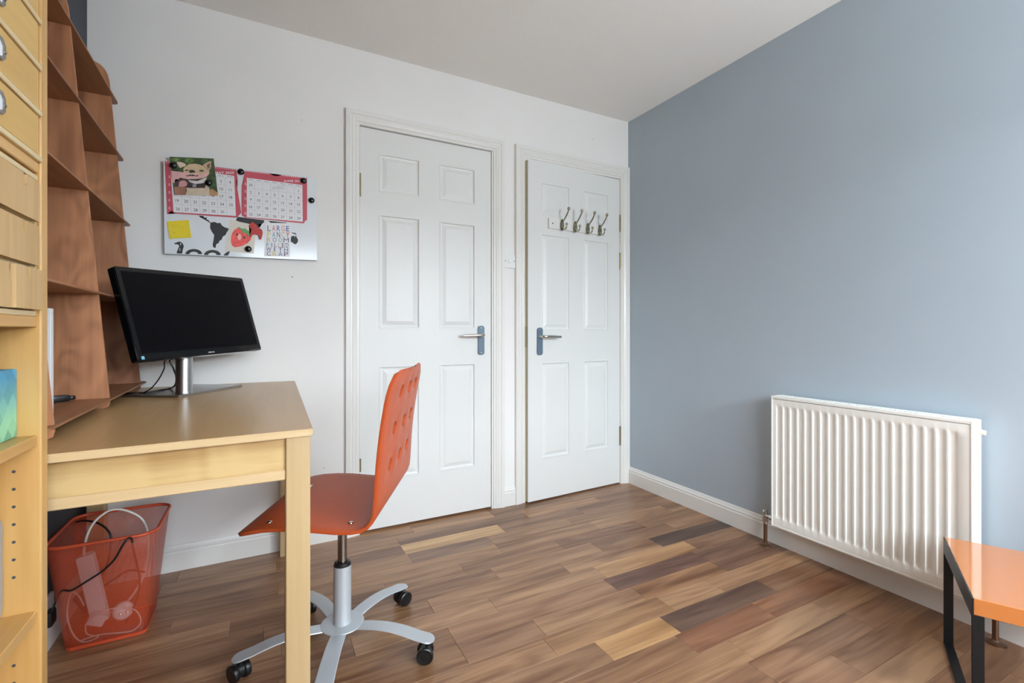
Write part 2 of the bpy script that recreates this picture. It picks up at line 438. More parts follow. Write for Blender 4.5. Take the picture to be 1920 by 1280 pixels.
# doors
ARCH = [(0, 0), (0, .017), (.002, .019), (.020, .019), (.024, .0155), (.030, .0150), (.034, .0165), (.046, .0115), (.051, .0125), (.054, .009), (.0655, .0085), (.0665, .0075), (.0665, 0)]
LW, LH = .7095, 1.981
PX = ((.091, .304), (.407, .617)); PZ = ((.242, .812), (.995, 1.567), (1.674, 1.870))
def leaf_bm(edge_slot=True):
    bm = B(); x = [0, PX[0][0], PX[0][1], PX[1][0], PX[1][1], LW]; z = [0.008, PZ[0][0], PZ[0][1], PZ[1][0], PZ[1][1], PZ[2][0], PZ[2][1], LH]
    g = [[bm.verts.new((a, 0, c)) for c in z] for a in x]
    for i in range(5):
        for j in range(7):
            q = [g[i][j], g[i + 1][j], g[i + 1][j + 1], g[i][j + 1]]
            if i in (1, 3) and j in (1, 3, 5):
                x0, x1, z0, z1 = x[i], x[i + 1], z[j], z[j + 1]; prev = q
                for ins, dep in ((.003, -.0012), (.008, -.0010), (.012, .0065), (.019, .0080), (.036, .0022), (.040, .0012)):
                    ring = [bm.verts.new((x0 + ins, dep, z0 + ins)), bm.verts.new((x1 - ins, dep, z0 + ins)), bm.verts.new((x1 - ins, dep, z1 - ins)), bm.verts.new((x0 + ins, dep, z1 - ins))]
                    for e in range(4): bm.faces.new((prev[e], prev[(e + 1) % 4], ring[(e + 1) % 4], ring[e]))
                    prev = ring
                bm.faces.new(prev)
            else: bm.faces.new(q)
    T = .036
    bk = [bm.verts.new(p) for p in ((0, T, z[0]), (LW, T, z[0]), (LW, T, LH), (0, T, LH))]
    bm.faces.new(bk[::-1])
    L = [g[0][j] for j in range(8)]; Rr = [g[5][j] for j in range(8)]; Bt = [g[i][0] for i in range(6)]; Tp = [g[i][7] for i in range(6)]
    fl = [bm.faces.new(L + [bk[3], bk[0]]), bm.faces.new(Rr + [bk[2], bk[1]])]
    bm.faces.new(Bt + [bk[1], bk[0]]); bm.faces.new(Tp + [bk[2], bk[3]])
    if edge_slot: fl[0].material_index = 1
    return bm

def grain_door():
    """white paint over a moulded wood-grain skin"""
    m = mat('white_grained_door_paint', (228, 229, 227), 0.36, spec=.35); nt = m.node_tree; L = nt.links.new; N = nt.nodes.new
    b = nt.nodes['Principled BSDF']; tc = N('ShaderNodeTexCoord'); mp = N('ShaderNodeMapping'); mp.inputs['Scale'].default_value = (60, 20, 5)
    L(tc.outputs['Object'], mp.inputs['Vector'])
    wv = N('ShaderNodeTexNoise'); wv.inputs['Scale'].default_value = 1.6; wv.inputs['Distortion'].default_value = 1.8; wv.inputs['Detail'].default_value = 2
    L(mp.outputs[0], wv.inputs['Vector'])
    bp = N('ShaderNodeBump'); bp.inputs['Strength'].default_value = .25; bp.inputs['Distance'].default_value = .0012
    L(wv.outputs['Fac'], bp.inputs['Height']); L(bp.outputs['Normal'], b.inputs['Normal']); return m
M_door = grain_door()

def door(idx, xo0, xo1, zt, jamb_in, leaf_mtx, handle_x, lever_dir, hinges, hinge_x):
    root = thing('door_%d' % idx, None, None, ((xo0 + xo1) / 2, YB, 0), kind='structure')
    bm = B(); sweep(bm, [(xo0, 0), (xo0, zt), (xo1, zt), (xo1, 0)], ARCH, lambda u, v, d: (u, YB - d, v))
    obj('architrave', bm, M_trim, root, world=True)
    a, b, tz = (D1, D2)[idx - 1]
    i0, i1, iz = jamb_in
    bm = B(); bx(bm, a, i0, YB - .002, YB + .074, 0, tz); obj('jamb', bm, M_trim, root, world=True)
    bm = B(); bx(bm, i1, b, YB - .002, YB + .074, 0, tz); obj('jamb', bm, M_trim, root, world=True)
    bm = B(); bx(bm, i0, i1, YB - .002, YB + .074, iz, tz); obj('head_jamb', bm, M_trim, root, world=True)
    bm = B(); bx(bm, i0, i0 + .012, YB + .042, YB + .074, 0, iz); bx(bm, i1 - .012, i1, YB + .042, YB + .074, 0, iz); bx(bm, i0, i1, YB + .042, YB + .074, iz - .012, iz)
    obj('door_stop', bm, M_trim, root, world=True)
    lf = obj('leaf', leaf_bm(), [M_door, M_edge], root)
    lf.matrix_basis = MW[root].inverted() @ leaf_mtx; MW[lf] = leaf_mtx.copy()
    # lever handle on a long back plate
    hx = handle_x; zc = 0.934; w2, hh = .0195, .081
    out = [(hx - w2, zc - hh + .012), (hx - w2 * .72, zc - hh + .003), (hx, zc - hh), (hx + w2 * .72, zc - hh + .003), (hx + w2, zc - hh + .012),
           (hx + w2, zc + hh - .012), (hx + w2 * .72, zc + hh - .003), (hx, zc + hh), (hx - w2 * .72, zc + hh - .003), (hx - w2, zc + hh - .012)]
    bm = B(); prism(bm, out, -.009, 0, .0025, fn=lambda u, v, h: (u, h, v)); tag(obj('handle_plate', bm, M_slate, lf), 'blue-grey film-covered back plate')
    bm = B(); lz = .962; s = lever_dir
    lathe(bm, [(0, -.012), (.0125, -.012), (.0125, .004), (.011, .006), (.0, .006)], (hx, -.014, lz), (0, -1, 0), 20)
    tube(bm, [(hx, -.010, lz), (hx, -.034, lz), (hx + s * .006, -.047, lz), (hx + s * .022, -.052, lz), (hx + s * .060, -.050, lz - .001), (hx + s * .110, -.046, lz - .002), (hx + s * .122, -.045, lz - .002)],
         [.0095] * 14 + [.0085] * 14 + [.0075] * 30, 12, 6)
    tag(obj('lever', bm, M_chrome, lf, smooth=50), 'chrome lever')
    for sx, sz in ((0, .068), (0, -.068)):
        bm = B(); lathe(bm, [(0, .0015), (.003, .001), (.0036, 0), (.0036, -.002), (0, -.002)], (hx, -.009, zc + sz), (0, -1, 0), 10); obj('plate_screw', bm, M_chrome, lf)
    for z0, z1, m in hinges:
        bm = B(); n = 5; seg = (z1 - z0) / n
        for q in range(n): cyl(bm, (hinge_x, -.005, z0 + q * seg + .0006), (hinge_x, -.005, z0 + (q + 1) * seg - .0006), .0048, n=10)
        obj('hinge', bm, m, lf, smooth=50)
    bm = B(); ex = 0 if lever_dir > 0 else LW
    bx(bm, ex - .0012, ex + .0012, .006, .030, .90, 1.02); tag(obj('latch_plate', bm, M_brass, lf), 'brass latch plate')
    return root, lf
door(1, .350, 1.208, 2.070, (.4152, 1.1322, 2.0028), Matrix.Translation((.4185, YB - .0005, .004)) @ Matrix.Diagonal((1, 1, 1.0065, 1)), .648, -1, ((.30, .365, M_brass), (1.64, 1.752, M_brass)), .0005)
th = math.asin(.035 / LW); M2 = Matrix.Translation((2.0555 - LW * math.cos(th), YB - .035 - .001, .001)) @ Matrix.Rotation(th, 4, 'Z')
door(2, 1.2795, 2.1295, 2.068, (1.3425, 2.0590, 1.9880), M2, .080, 1, ((.25, .375, M_brass), (1.395, 1.505, M_brass), (1.640, 1.752, M_brass)), LW + .001)

# ------------------------------------------------------------------ light switch
sw = thing('light_switch', 'white square light switch plate on the narrow wall between the doors', 'switch', (1.243, YB, 1.394))
bm = B(); bx(bm, 1.2055, 1.2805, YB - .009, YB, 1.355, 1.433, .003, 2); obj('switch_plate', bm, M_plastic_w, sw, world=True)
bm = B(); bx(bm, 1.2335, 1.2535, YB - .0125, YB - .008, 1.383, 1.406, .0018); obj('rocker', bm, M_plastic_w, sw, world=True)
for x in (1.2145, 1.2715):
    bm = B(); lathe(bm, [(0, .0008), (.0032, .0004), (.0032, -.001), (0, -.001)], (x, YB - .009, 1.394), (0, -1, 0), 10); obj('screw', bm, M_steel, sw, world=True)

# ------------------------------------------------------------------ coat hook rail on the second door
rl = thing('coat_hook_rail', 'white wooden rail with four nickel coat hooks screwed to the ajar right-hand door', 'coat rack', mtx=M2 @ Matrix.Translation((.36, 0, 1.60)))
bm = B(); bx(bm, -.222, .222, -.016, 0, -.0, .062, .004, 2); obj('rail', bm, M_gloss, rl)
def hook_bm():
    bm = B()
    # oval back plate, long upper arm with a ball, short lower arm with a ball
    pts = [(.0145 * math.cos(t) * (1 - .25 * math.sin(t)), .036 * math.sin(t)) for t in [2 * math.pi * i / 20 for i in range(20)]]
    prism(bm, pts, -.024, -.016, .003, fn=lambda u, v, h: (u, h, v))
    tube(bm, [(0, -.022, .012), (0, -.034, .024), (0, -.056, .042), (0, -.076, .064), (0, -.083, .078)], .0042, 8, 5)
    tube(bm, [(0, -.022, -.012), (0, -.034, -.026), (0, -.048, -.031), (0, -.060, -.024), (0, -.064, -.010)], .0042, 8, 5)
    for c, r in (((0, -.084, .083), .0092), ((0, -.064, -.004), .0078)):
        lathe(bm, [(r * math.sin(math.pi * i / 8), -r * math.cos(math.pi * i / 8) * 1.15) for i in range(9)], c, (0, 0, 1), 12)
    return bm
hk = obj('coat_hook', hook_bm(), M_nickel, rl, smooth=60); hk.location = (-.130, 0, .028)
for x in (-.031, .067, .165): dup_part(hk, rl, (x, 0, .028))
for x, z in ((-.196, .030), (.204, .030)):
    bm = B(); lathe(bm, [(0, .0016), (.003, .0012), (.0042, 0), (.0042, -.002), (0, -.002)], (x, -.016, z), (0, -1, 0), 10); tag(obj('screw', bm, M_slot, rl), 'dark screw head')

# ------------------------------------------------------------------ radiator
RX0, RX1, RY0, RY1, RZ0, RZ1 = 2.040, 2.106, .652, 1.338, .112, .702
rad = thing('radiator', 'white fluted panel radiator hung low on the blue wall', 'radiator', (XR, (RY0 + RY1) / 2, RZ0))
bm = B()
ys = [RY0 + .004]; dep = [0.0]; NF = 20; p0, p1 = RY0 + .030, RY1 - .022; pit = (p1 - p0) / NF
tmpl = ((.16, 0), (.24, .0012), (.36, .0052), (.46, .0060), (.86, .0060), (.93, .0044), (.985, .0006))
for i in range(NF):
    for f, d in tmpl: ys.append(p0 + (i + f) * pit); dep.append(d)
ys.append(RY1 - .004); dep.append(0.0)
zs = [(RZ0 + .010, 0), (RZ0 + .040, 0), (RZ0 + .046, .25), (RZ0 + .056, .9), (RZ0 + .064, 1), (RZ1 - .062, 1), (RZ1 - .054, .9), (RZ1 - .044, .25), (RZ1 - .038, 0), (RZ1 - .014, 0)]
g = [[bm.verts.new((RX0 + d * k, y, z)) for z, k in zs] for y, d in zip(ys, dep)]
for i in range(len(ys) - 1):
    for j in range(len(zs) - 1): bm.faces.new((g[i][j], g[i + 1][j], g[i + 1][j + 1], g[i][j + 1]))
obj('front_panel', bm, M_rad, rad, world=True, smooth=40)
bm = B(); bx(bm, RX0 + .014, RX1 - .004, RY0 + .003, RY1 - .003, RZ0 + .004, RZ1 - .020, .004); obj('body', bm, M_rad, rad, world=True)
bm = B(); bx(bm, RX0 - .001, RX0 + .012, RY0 + .002, RY1 - .002, RZ0, RZ0 + .011, .003); obj('bottom_seam', bm, M_rad, rad, world=True)
for a, b in ((RY0 - .001, RY0 + .006), (RY1 - .006, RY1 + .001)):
    bm = B(); bx(bm, RX0 - .002, RX1, a, b, RZ0 + .002, RZ1, .0025, 2); obj('side_panel', bm, M_rad, rad, world=True)
# grille on top: rims and slanted bars with open slots between
bm = B()
bx(bm, RX0 - .0015, RX0 + .016, RY0 + .004, RY1 - .004, RZ1 - .012, RZ1 + .001, .002); bx(bm, RX1 - .014, RX1, RY0 + .004, RY1 - .004, RZ1 - .012, RZ1 + .001, .002)
nb = 42
for i in range(nb):
    y = RY0 + .02 + i * (RY1 - RY0 - .04) / (nb - 1)
    mt = Matrix.Translation((0, y, 0)) @ Matrix(((1, 0, 0, 0), (.14, 1, 0, 0), (0, 0, 1, 0), (0, 0, 0, 1)))
    vs = bx(bm, 0, 1, -.0048, .0048, RZ1 - .006, RZ1)
    for v in vs:
        v.co = Vector((RX0 + .014 + v.co.x * (RX1 - RX0 - .026), y + v.co.y - .003 + v.co.x * .006, v.co.z))
obj('top_grille', bm, M_rad, rad, world=True)
bm = B()
lathe(bm, [(0, .010), (.010, .010), (.011, .006), (.011, 0), (0, 0)], (2.078, RY0, RZ1 - .038), (0, -1, 0), 6)
cyl(bm, (2.078, RY0 - .008, RZ1 - .038), (2.078, RY0 - .019, RZ1 - .038), .0085, .0080, 12)
tag(obj('air_vent', bm, mat('cream_valve_plastic', (226, 224, 206), .35), rad, world=True, smooth=40), 'cream bleed valve at the top corner')
def valve(y, tall=True):
    bm = B()
    cyl(bm, (2.066, y, .134), (2.066, y, .112), .0115, .0125, 6); cyl(bm, (2.066, y, .112), (2.066, y, .100), .0100, .0095, 12)
    cyl(bm, (2.066, y, .134), (2.066, y, .156), .0095, .0105, 12); cyl(bm, (2.066, y, .156), (2.066, y, .164), .0115, .0085, 6); cyl(bm, (2.066, y, .164), (2.066, y, .184), .0050, .0034, 8)
    s = -1 if y > 1 else 1
    cyl(bm, (2.066, y, .138), (2.066, y + s * .022, .138), .0090, .0090, 12); cyl(bm, (2.066, y + s * .022, .138), (2.066, y + s * .036, .138), .0125, .0125, 6)
    cyl(bm, (2.066, y + s * .036, .138), (2.066, y + s * .066, .138), .0085, .0085, 12)
    tag(obj('valve', bm, M_chrome, rad, world=True, smooth=35), 'nickel lockshield valve')
    bm = B(); cyl(bm, (2.066, y, .118), (2.066, y, .002), .0082, .0082, 14); obj('feed_pipe', bm, M_copper, rad, world=True, smooth=40)
    bm = B(); lathe(bm, [(.0085, .013), (.0105, .010), (.018, .0065), (.0265, .004), (.0265, 0), (.0085, 0)], (2.066, y, 0), n=24); obj('pipe_collar', bm, M_copper, rad, world=True, smooth=50)
valve(1.384); valve(.606)

# ------------------------------------------------------------------ orange side table in the corner of the frame
e = Vector((-.894, -.448)).normalized(); d = Vector((-e.y, e.x)); d = Vector((.448, -.894)).normalized()
TW, TZ, TT = .422, .340, .041
far = Vector((1.917, .683))
mt = Matrix(((d.x, -e.x, 0, far.x), (d.y, -e.y, 0, far.y), (0, 0, 1, 0), (0, 0, 0, 1)))   # local x along the long side, local y from near edge to far edge
mt = Matrix(((d.x, -e.x, 0, far.x + e.x * TW), (d.y, -e.y, 0, far.y + e.y * TW), (0, 0, 1, 0), (0, 0, 0, 1)))
tb = thing('side_table', 'low square side table with a glossy orange top beside the radiator', 'table', mtx=mt)
bm = B(); bx(bm, .003, .413, 0, TW, TZ - TT, TZ, .0012); obj('tabletop', bm, M_lam, tb)
M_bsteel = mat('black_painted_steel', (24, 25, 28), 0.42, 0.3)
for s, x0, x1 in ((1, 0, .023), (-1, .393, .416)):
    xe = (x0, x0 + .003) if s > 0 else (x1 - .003, x1)
    bm = B(); bx(bm, x0, x1, .0, .007, 0, TZ - TT, .0008); bx(bm, xe[0], xe[1], 0, .007, TZ - TT, TZ - .001); obj('leg', bm, M_bsteel, tb)
    bm = B(); bx(bm, x0, x1, TW - .007, TW, 0, TZ - TT, .0008); bx(bm, xe[0], xe[1], TW - .007, TW, TZ - TT, TZ - .001); obj('leg', bm, M_bsteel, tb)
    bm = B(); bx(bm, x0, x1, .007, TW - .007, 0, .007, .0008); obj('floor_bar', bm, M_bsteel, tb)
    bm = B(); bx(bm, x0, x1, .007, TW - .007, TZ - TT - .007, TZ - TT); bx(bm, xe[0], xe[1], .007, TW - .007, TZ - TT, TZ - .001); obj('top_bar', bm, M_bsteel, tb)

# ------------------------------------------------------------------ desk
DZ = .768
desk = thing('desk', 'birch desk with a brown top and square legs along the left wall', 'desk', (-.25, 1.77, 0))
bm = B(); prism(bm, [(-.600, 1.151), (.094, 1.184), (.103, 1.192), (.128, 2.366), (.121, 2.372), (-.600, 2.372)], DZ - .0165, DZ, .0022)
for f in bm.faces:
    f.normal_update()
    if abs(f.normal.z) < .8: f.material_index = 1
obj('desktop', bm, [M_desk, M_desk_edge], desk, world=True)
def leg(x0, x1, y0, y1):
    bm = B(); bx(bm, x0, x1, y0, y1, 0, DZ - .017, .002); obj('leg', bm, M_desk_leg, desk, world=True)
leg(.0455, .0975, 1.194, 1.246); leg(.065, .115, 2.305, 2.355); leg(-.592, -.545, 1.194, 1.246); leg(-.587, -.535, 2.305, 2.355)
bm = B(); bx(bm, -.545, .0455, 1.203, 1.221, .656, DZ - .018, .001); obj('front_apron', bm, M_apron, desk, world=True)
bm = B(); bx(bm, -.545, .0455, 1.198, 1.221, .653, .676, .002); tag(obj('apron_lip', bm, M_desk_edge, desk, world=True), 'plain strip along the lower edge of the apron')
bm = B(); bx(bm, .080, .098, 1.246, 2.305, .656, DZ - .018, .001); obj('side_apron', bm, M_desk_edge, desk, world=True)
bm = B(); bx(bm, -.535, .065, 2.325, 2.345, .656, DZ - .018, .001); obj('back_apron', bm, M_desk_edge, desk, world=True)
bm = B(); bx(bm, -.585, -.567, 1.246, 2.305, .656, DZ - .018, .001); obj('side_apron', bm, M_desk_edge, desk, world=True)

# ------------------------------------------------------------------ birch bookcase at the left edge
KX, KY0, KY1, KT = -.3455, .30, 1.149, .027
bk = thing('bookcase', 'tall birch bookcase with peg holes along its side at the left edge', 'bookcase', (-.475, .72, 0))
for a in (KY1 - KT, KY0):
    bm = B(); bx(bm, XL + .012, KX, a, a + KT, 0, 2.20, .003, 2); obj('side_panel', bm, M_birch, bk, world=True)
for z1 in (2.20, 1.277 + .014, 1.021, .812, .504, .070):
    bm = B(); bx(bm, XL + .012, KX - (.004 if z1 > 1.1 else .006), KY0 + KT, KY1 - KT, z1 - .019, z1, .0015); obj('shelf', bm, M_birch_x, bk, world=True)
bm = B(); bx(bm, XL + .004, XL + .012, KY0, KY1, 0, 2.20); obj('back_panel', bm, M_birch, bk, world=True)
hole0 = None
hz = [.995 + (620.5 - y) * (1.122 / 1.3515) / F_PX * 1.06 for y in ()]
zz = .752
for i in range(23):
    z = .752 - i * .0305
    if z < .09: break
    if abs(z - .504) < .026 or i == 7: continue
    if hole0 is None:
        bm = B(); lathe(bm, [(0, .0002), (.0026, .0002), (.0029, -.001), (0, -.001)], (0, 0, 0), (0, -1, 0), 12)
        hole0 = obj('peg_hole', bm, M_slot, bk); hole0.location = MW[bk].inverted() @ Vector((KX - .036, KY1 - KT, z))
    else: dup_part(hole0, bk, MW[bk].inverted() @ Vector((KX - .036, KY1 - KT, z)))

# chest of labelled drawers on the upper shelf
CZ0, DPITCH, NROW = 1.2955, .0805, 6
ch = thing('drawer_chest', 'birch chest of shallow drawers with metal label holders on the top bookcase shelf', 'drawers', (-.46, .80, 1.291))
cw0, cw1 = .470, KY1 - KT - .001; top = CZ0 + NROW * DPITCH
ymid = (cw0 + cw1) / 2
for a, b in ((cw1 - .009, cw1), (cw0, cw0 + .009), (ymid - .0045, ymid + .0045)):
    bm = B(); bx(bm, XL + .016, KX - .004, a, b, 1.291, top, .001); obj('side_panel', bm, M_birch_pale, ch, world=True)
for i in range(NROW + 1):
    bm = B(); z = CZ0 + i * DPITCH; bx(bm, XL + .016, KX + .0015, cw0 + .003, cw1 - .002, z - .0045, z + .0045, .001); obj('divider', bm, M_birch_pale, ch, world=True)
def drawer_front(yc, zc, w_):
    bm = B(); bx(bm, KX - .024, KX - .0015, yc - w_ / 2, yc + w_ / 2, zc - DPITCH / 2 + .0065, zc + DPITCH / 2 - .006, .0012)
    dr = obj('drawer', bm, M_draw, ch, world=True)
    # label holder: metal hexagon ring with a pull lip, and its paper card
    hw, hh = .032, .017
    o6 = [(-hw, -hh * .55), (-hw * .72, -hh), (hw * .72, -hh), (hw, -hh * .55), (hw, hh * .55), (hw * .72, hh), (-hw * .72, hh), (-hw, hh * .55)]
    i6 = [(u * .82, v * .74) for u, v in o6]
    bm = B(); n = 8; xo, xi = KX + .0012, KX - .0014
    O = [bm.verts.new((xo, yc + u, zc + v)) for u, v in o6]; I = [bm.verts.new((xo, yc + u, zc + v)) for u, v in i6]
    O2 = [bm.verts.new((xi, yc + u, zc + v)) for u, v in o6]; I2 = [bm.verts.new((xi, yc + u, zc + v)) for u, v in i6]
    for q in range(n):
        j = (q + 1) % n; bm.faces.new((O[q], O[j], I[j], I[q])); bm.faces.new((O[q], O2[q], O2[j], O[j])); bm.faces.new((I[q], I[j], I2[j], I2[q])); bm.faces.new((O2[q], I2[q], I2[j], O2[j]))
    for s in (-1, 1): lathe(bm, [(0, .0022), (.003, .0012), (.0034, 0), (0, 0)], (xo, yc + s * (hw - .003), zc - .001), (1, 0, 0), 10)
    bmesh.ops.recalc_face_normals(bm, faces=bm.faces[:]); bm.transform(MW[ch].inverted())
    lh = obj('label_holder', bm, M_steel, dr)
    bm = B(); bx(bm, KX - .0015, KX - .0006, yc - hw * .82, yc + hw * .82, zc - hh * .78, zc + hh * .78); bm.transform(MW[ch].inverted())
    obj('label_card', bm, M_paper, dr)
wd = cw1 - .009 - (ymid + .0045)
for c in range(2):
    yc = (ymid + .0045 + wd / 2) if c else (cw0 + .009 + wd / 2)
    for i in range(NROW): drawer_front(yc, CZ0 + (i + .5) * DPITCH, wd - .003)

# mini chest with notched little drawers
mc = thing('mini_drawer_chest', 'small plywood chest with notched box drawers on the middle bookcase shelf', 'drawers', (-.46, .9, 1.021))
mz0, rows3, rh = 1.030, 3, .0765
mt0, mt1 = .66, KY1 - KT - .003
bm = B(); bx(bm, XL + .02, KX - .006, mt0, mt1, 1.021, mz0, .001); obj('bottom_board', bm, M_birch_pale, mc, world=True)
bm = B(); bx(bm, XL + .02, KX - .004, mt0, mt1, mz0 + rows3 * rh - .002, mz0 + rows3 * rh + .007, .001); obj('top_board', bm, M_birch_pale, mc, world=True)
for a, b in ((mt1 - .007, mt1), (mt0, mt0 + .007)):
    bm = B(); bx(bm, XL + .02, KX - .006, a, b, mz0, mz0 + rows3 * rh - .002); obj('side_panel', bm, M_birch_pale, mc, world=True)
bm = B(); bx(bm, XL + .02, XL + .026, mt0 + .007, mt1 - .007, mz0, mz0 + rows3 * rh - .002); obj('back_board', bm, M_birch_pale, mc, world=True)
for i in (1, 2):
    bm = B(); bx(bm, XL + .02, KX - .012, mt0 + .007, mt1 - .007, mz0 + i * rh - .0035, mz0 + i * rh + .0015); obj('divider', bm, M_birch_pale, mc, world=True)
dw = (mt1 - mt0 - .014) / 4
for c in range(4):
    for i in range(rows3):
        y0 = mt0 + .007 + c * dw + .0008; y1 = y0 + dw - .0016; z0 = mz0 + i * rh + .002; z1 = z0 + rh - .008; ym = (y0 + y1) / 2
        xf = KX + (.0 if (c, i) != (3, 0) else .0045) + (.001 if c == 2 else 0)
        if c == 3 and i == 0: y0 += .010
        nw, nd = .0058, .019
        out = [(y0, z0), (y1, z0), (y1, z1), (ym + nw, z1), (ym + nw, z1 - nd + .005), (ym + nw * .6, z1 - nd + .001), (ym, z1 - nd), (ym - nw * .6, z1 - nd + .001), (ym - nw, z1 - nd + .005), (ym - nw, z1), (y0, z1)]
        bm = B(); prism(bm, out, xf - .007, xf, fn=lambda u, v, h: (h, u, v))
        dr = obj('drawer', bm, M_mini, mc, world=True)
        bm = B(); bx(bm, XL + .03, xf - .007, y0, y1, z0, z1 - .012); bm.transform(MW[mc].inverted()); obj('drawer_box', bm, M_birch_pale, dr)

# patterned box and a grey device on the lower shelves
def diamond_mat():
    m = bpy.data.materials.new('blue_green_diamond_paper'); m.use_nodes = True; nt = m.node_tree; L = nt.links.new; N = nt.nodes.new
    b = nt.nodes['Principled BSDF']; b.inputs['Roughness'].default_value = .45
    tc = N('ShaderNodeTexCoord'); sp = N('ShaderNodeSeparateXYZ'); L(tc.outputs['Object'], sp.inputs[0])
    def math_(op, a, v):
        q = N('ShaderNodeMath'); q.operation = op
        for i, x in enumerate((a, v)):
            if x is None: continue
            if isinstance(x, (int, float)): q.inputs[i].default_value = x
            else: L(x, q.inputs[i])
        return q.outputs[0]
    hy = math_('ADD', sp.outputs['Y'], sp.outputs['X'])
    a = math_('ADD', math_('MULTIPLY', hy, 30), math_('MULTIPLY', sp.outputs['Z'], 26)); c = math_('SUBTRACT', math_('MULTIPLY', hy, 30), math_('MULTIPLY', sp.outputs['Z'], 26))
    fa = math_('FLOOR', a, None); fc = math_('FLOOR', c, None)
    cb = N('ShaderNodeCombineXYZ'); L(fa, cb.inputs[0]); L(fc, cb.inputs[1])
    wn = N('ShaderNodeTexWhiteNoise'); wn.noise_dimensions = '2D'; L(cb.outputs[0], wn.inputs['Vector'])
    r = N('ShaderNodeValToRGB'); r.color_ramp.elements[0].position = .25; r.color_ramp.elements[1].position = .85
    r.color_ramp.elements[0].color = lin((126, 196, 160)); r.color_ramp.elements[1].color = lin((56, 150, 190))
    L(math_('MULTIPLY', sp.outputs['Z'], 1 / .125), r.inputs['Fac'])
    r2 = N('ShaderNodeValToRGB'); r2.color_ramp.elements[0].color = (.5, .6, .62, 1); r2.color_ramp.elements[1].color = (1.7, 1.35, 1.3, 1)
    L(wn.outputs['Value'], r2.inputs['Fac'])
    mm = N('ShaderNodeMix'); mm.data_type = 'RGBA'; mm.blend_type = 'MULTIPLY'; mm.inputs['Factor'].default_value = .8
    L(r.outputs[0], mm.inputs[6]); L(r2.outputs[0], mm.inputs[7]); L(mm.outputs[2], b.inputs['Base Color']); return m
bm = B(); bx(bm, XL + .06, KX - .031, .93, KY1 - KT - .002, .812, .930, .002)
pb = obj('paper_box', bm, diamond_mat(), None, base=(-.46, 1.02, .812)); tag(pb, 'box printed with blue and green diamonds on a bookcase shelf', 'box')
gd = thing('tablet', 'grey rounded tablet standing on the lower bookcase shelf at the left edge', 'tablet', (-.385, 1.02, .504))
def rrect(cx, cy, hx, hy, r, n=6):
    out = []
    for sx, sy, a0 in ((1, 1, 0), (-1, 1, 90), (-1, -1, 180), (1, -1, 270)):
        for i in range(n + 1):
            t = R(a0 + 90 * i / n); out.append((cx + sx * (hx - r) + r * math.cos(t), cy + sy * (hy - r) + r * math.sin(t)))
    return out
bm = B(); prism(bm, rrect(1.0515, .592, .068, .088, .020), KX - .060, KX - .048, .003, fn=lambda u, v, h: (h, u, v)); obj('case', bm, mat('grey_plastic_case', (150, 152, 158), .4), gd, world=True, smooth=40)
bm = B(); prism(bm, rrect(1.0465, .596, .056, .076, .006), KX - .049, KX - .0468, fn=lambda u, v, h: (h, u, v)); obj('screen_border', bm, M_plastic_w, gd, world=True)
bm = B(); prism(bm, rrect(1.0465, .596, .053, .073, .005), KX - .048, KX - .0464, fn=lambda u, v, h: (h, u, v)); obj('screen', bm, mat('grey_glass', (70, 78, 84), .15), gd, world=True)

# ------------------------------------------------------------------ leaning plywood ladder shelf on the desk
def xfront(z, Y=1.787): return -.399 - (z - .768) * .082 - .027 * (Y - 1.787)
ls = thing('ladder_shelf', 'red-brown plywood leaning shelf standing on the desk against the dark wall', 'shelf', (-.5, 1.78, DZ))
for Yc in (1.325, 1.787, 2.250):
    out = [(XL + .004, DZ), (xfront(.77, Yc) - .014, DZ), (xfront(.775, Yc) - .004, DZ + .004), (xfront(.785, Yc), DZ + .016)]
    out += [(xfront(z, Yc), z) for z in (1.1, 1.4, 1.7, 1.925)]
    r = .055
    for i in range(1, 7):
        t = R(90 * i / 6); out.append((xfront(1.93, Yc) - .003 - r + r * math.cos(t), 1.935 + r * math.sin(t)))
    out += [(XL + .004, 1.990)]
    bm = B(); prism(bm, out, Yc - .0045, Yc + .0045, .0012, fn=lambda u, v, h: (u, h, v)); obj('upright', bm, M_ply, ls, world=True)
for z in (.795, 1.106, 1.405, 1.655, 1.871):
    xn = xfront(z, 1.282) + .006; xf = xfront(z, 2.30) + .010
    out = [(XL + .004, 1.268), (xn - .012, 1.268), (xn, 1.282), (xf, 2.300), (xf - .004, 2.314), (xf - .016, 2.322), (XL + .004, 2.322)]
    bm = B(); prism(bm, out, z - .003, z + .003, .0008); obj('shelf', bm, M_ply_s, ls, world=True)

pf = thing('picture_frame', 'white picture frame standing on the bottom tier of the plywood shelf', 'frame', (-.52, 1.47, .798))
bm = B(); fx0, fx1, fz0, fz1 = -.592, -.437, .798, 1.048; fwid = .012; yf = 1.47
for a, b, c, d_ in ((fx0, fx1, fz0, fz0 + fwid), (fx0, fx1, fz1 - fwid, fz1), (fx0, fx0 + fwid, fz0 + fwid, fz1 - fwid), (fx1 - fwid, fx1, fz0 + fwid, fz1 - fwid)):
    bx(bm, a, b, yf, yf + .016, c, d_, .001)
obj('frame', bm, M_plastic_w, pf, world=True)
bm = B(); bx(bm, fx0 + fwid, fx1 - fwid, yf + .006, yf + .012, fz0 + fwid, fz1 - fwid); obj('picture', bm, mat('pale_print', (214, 226, 238), .4), pf, world=True)

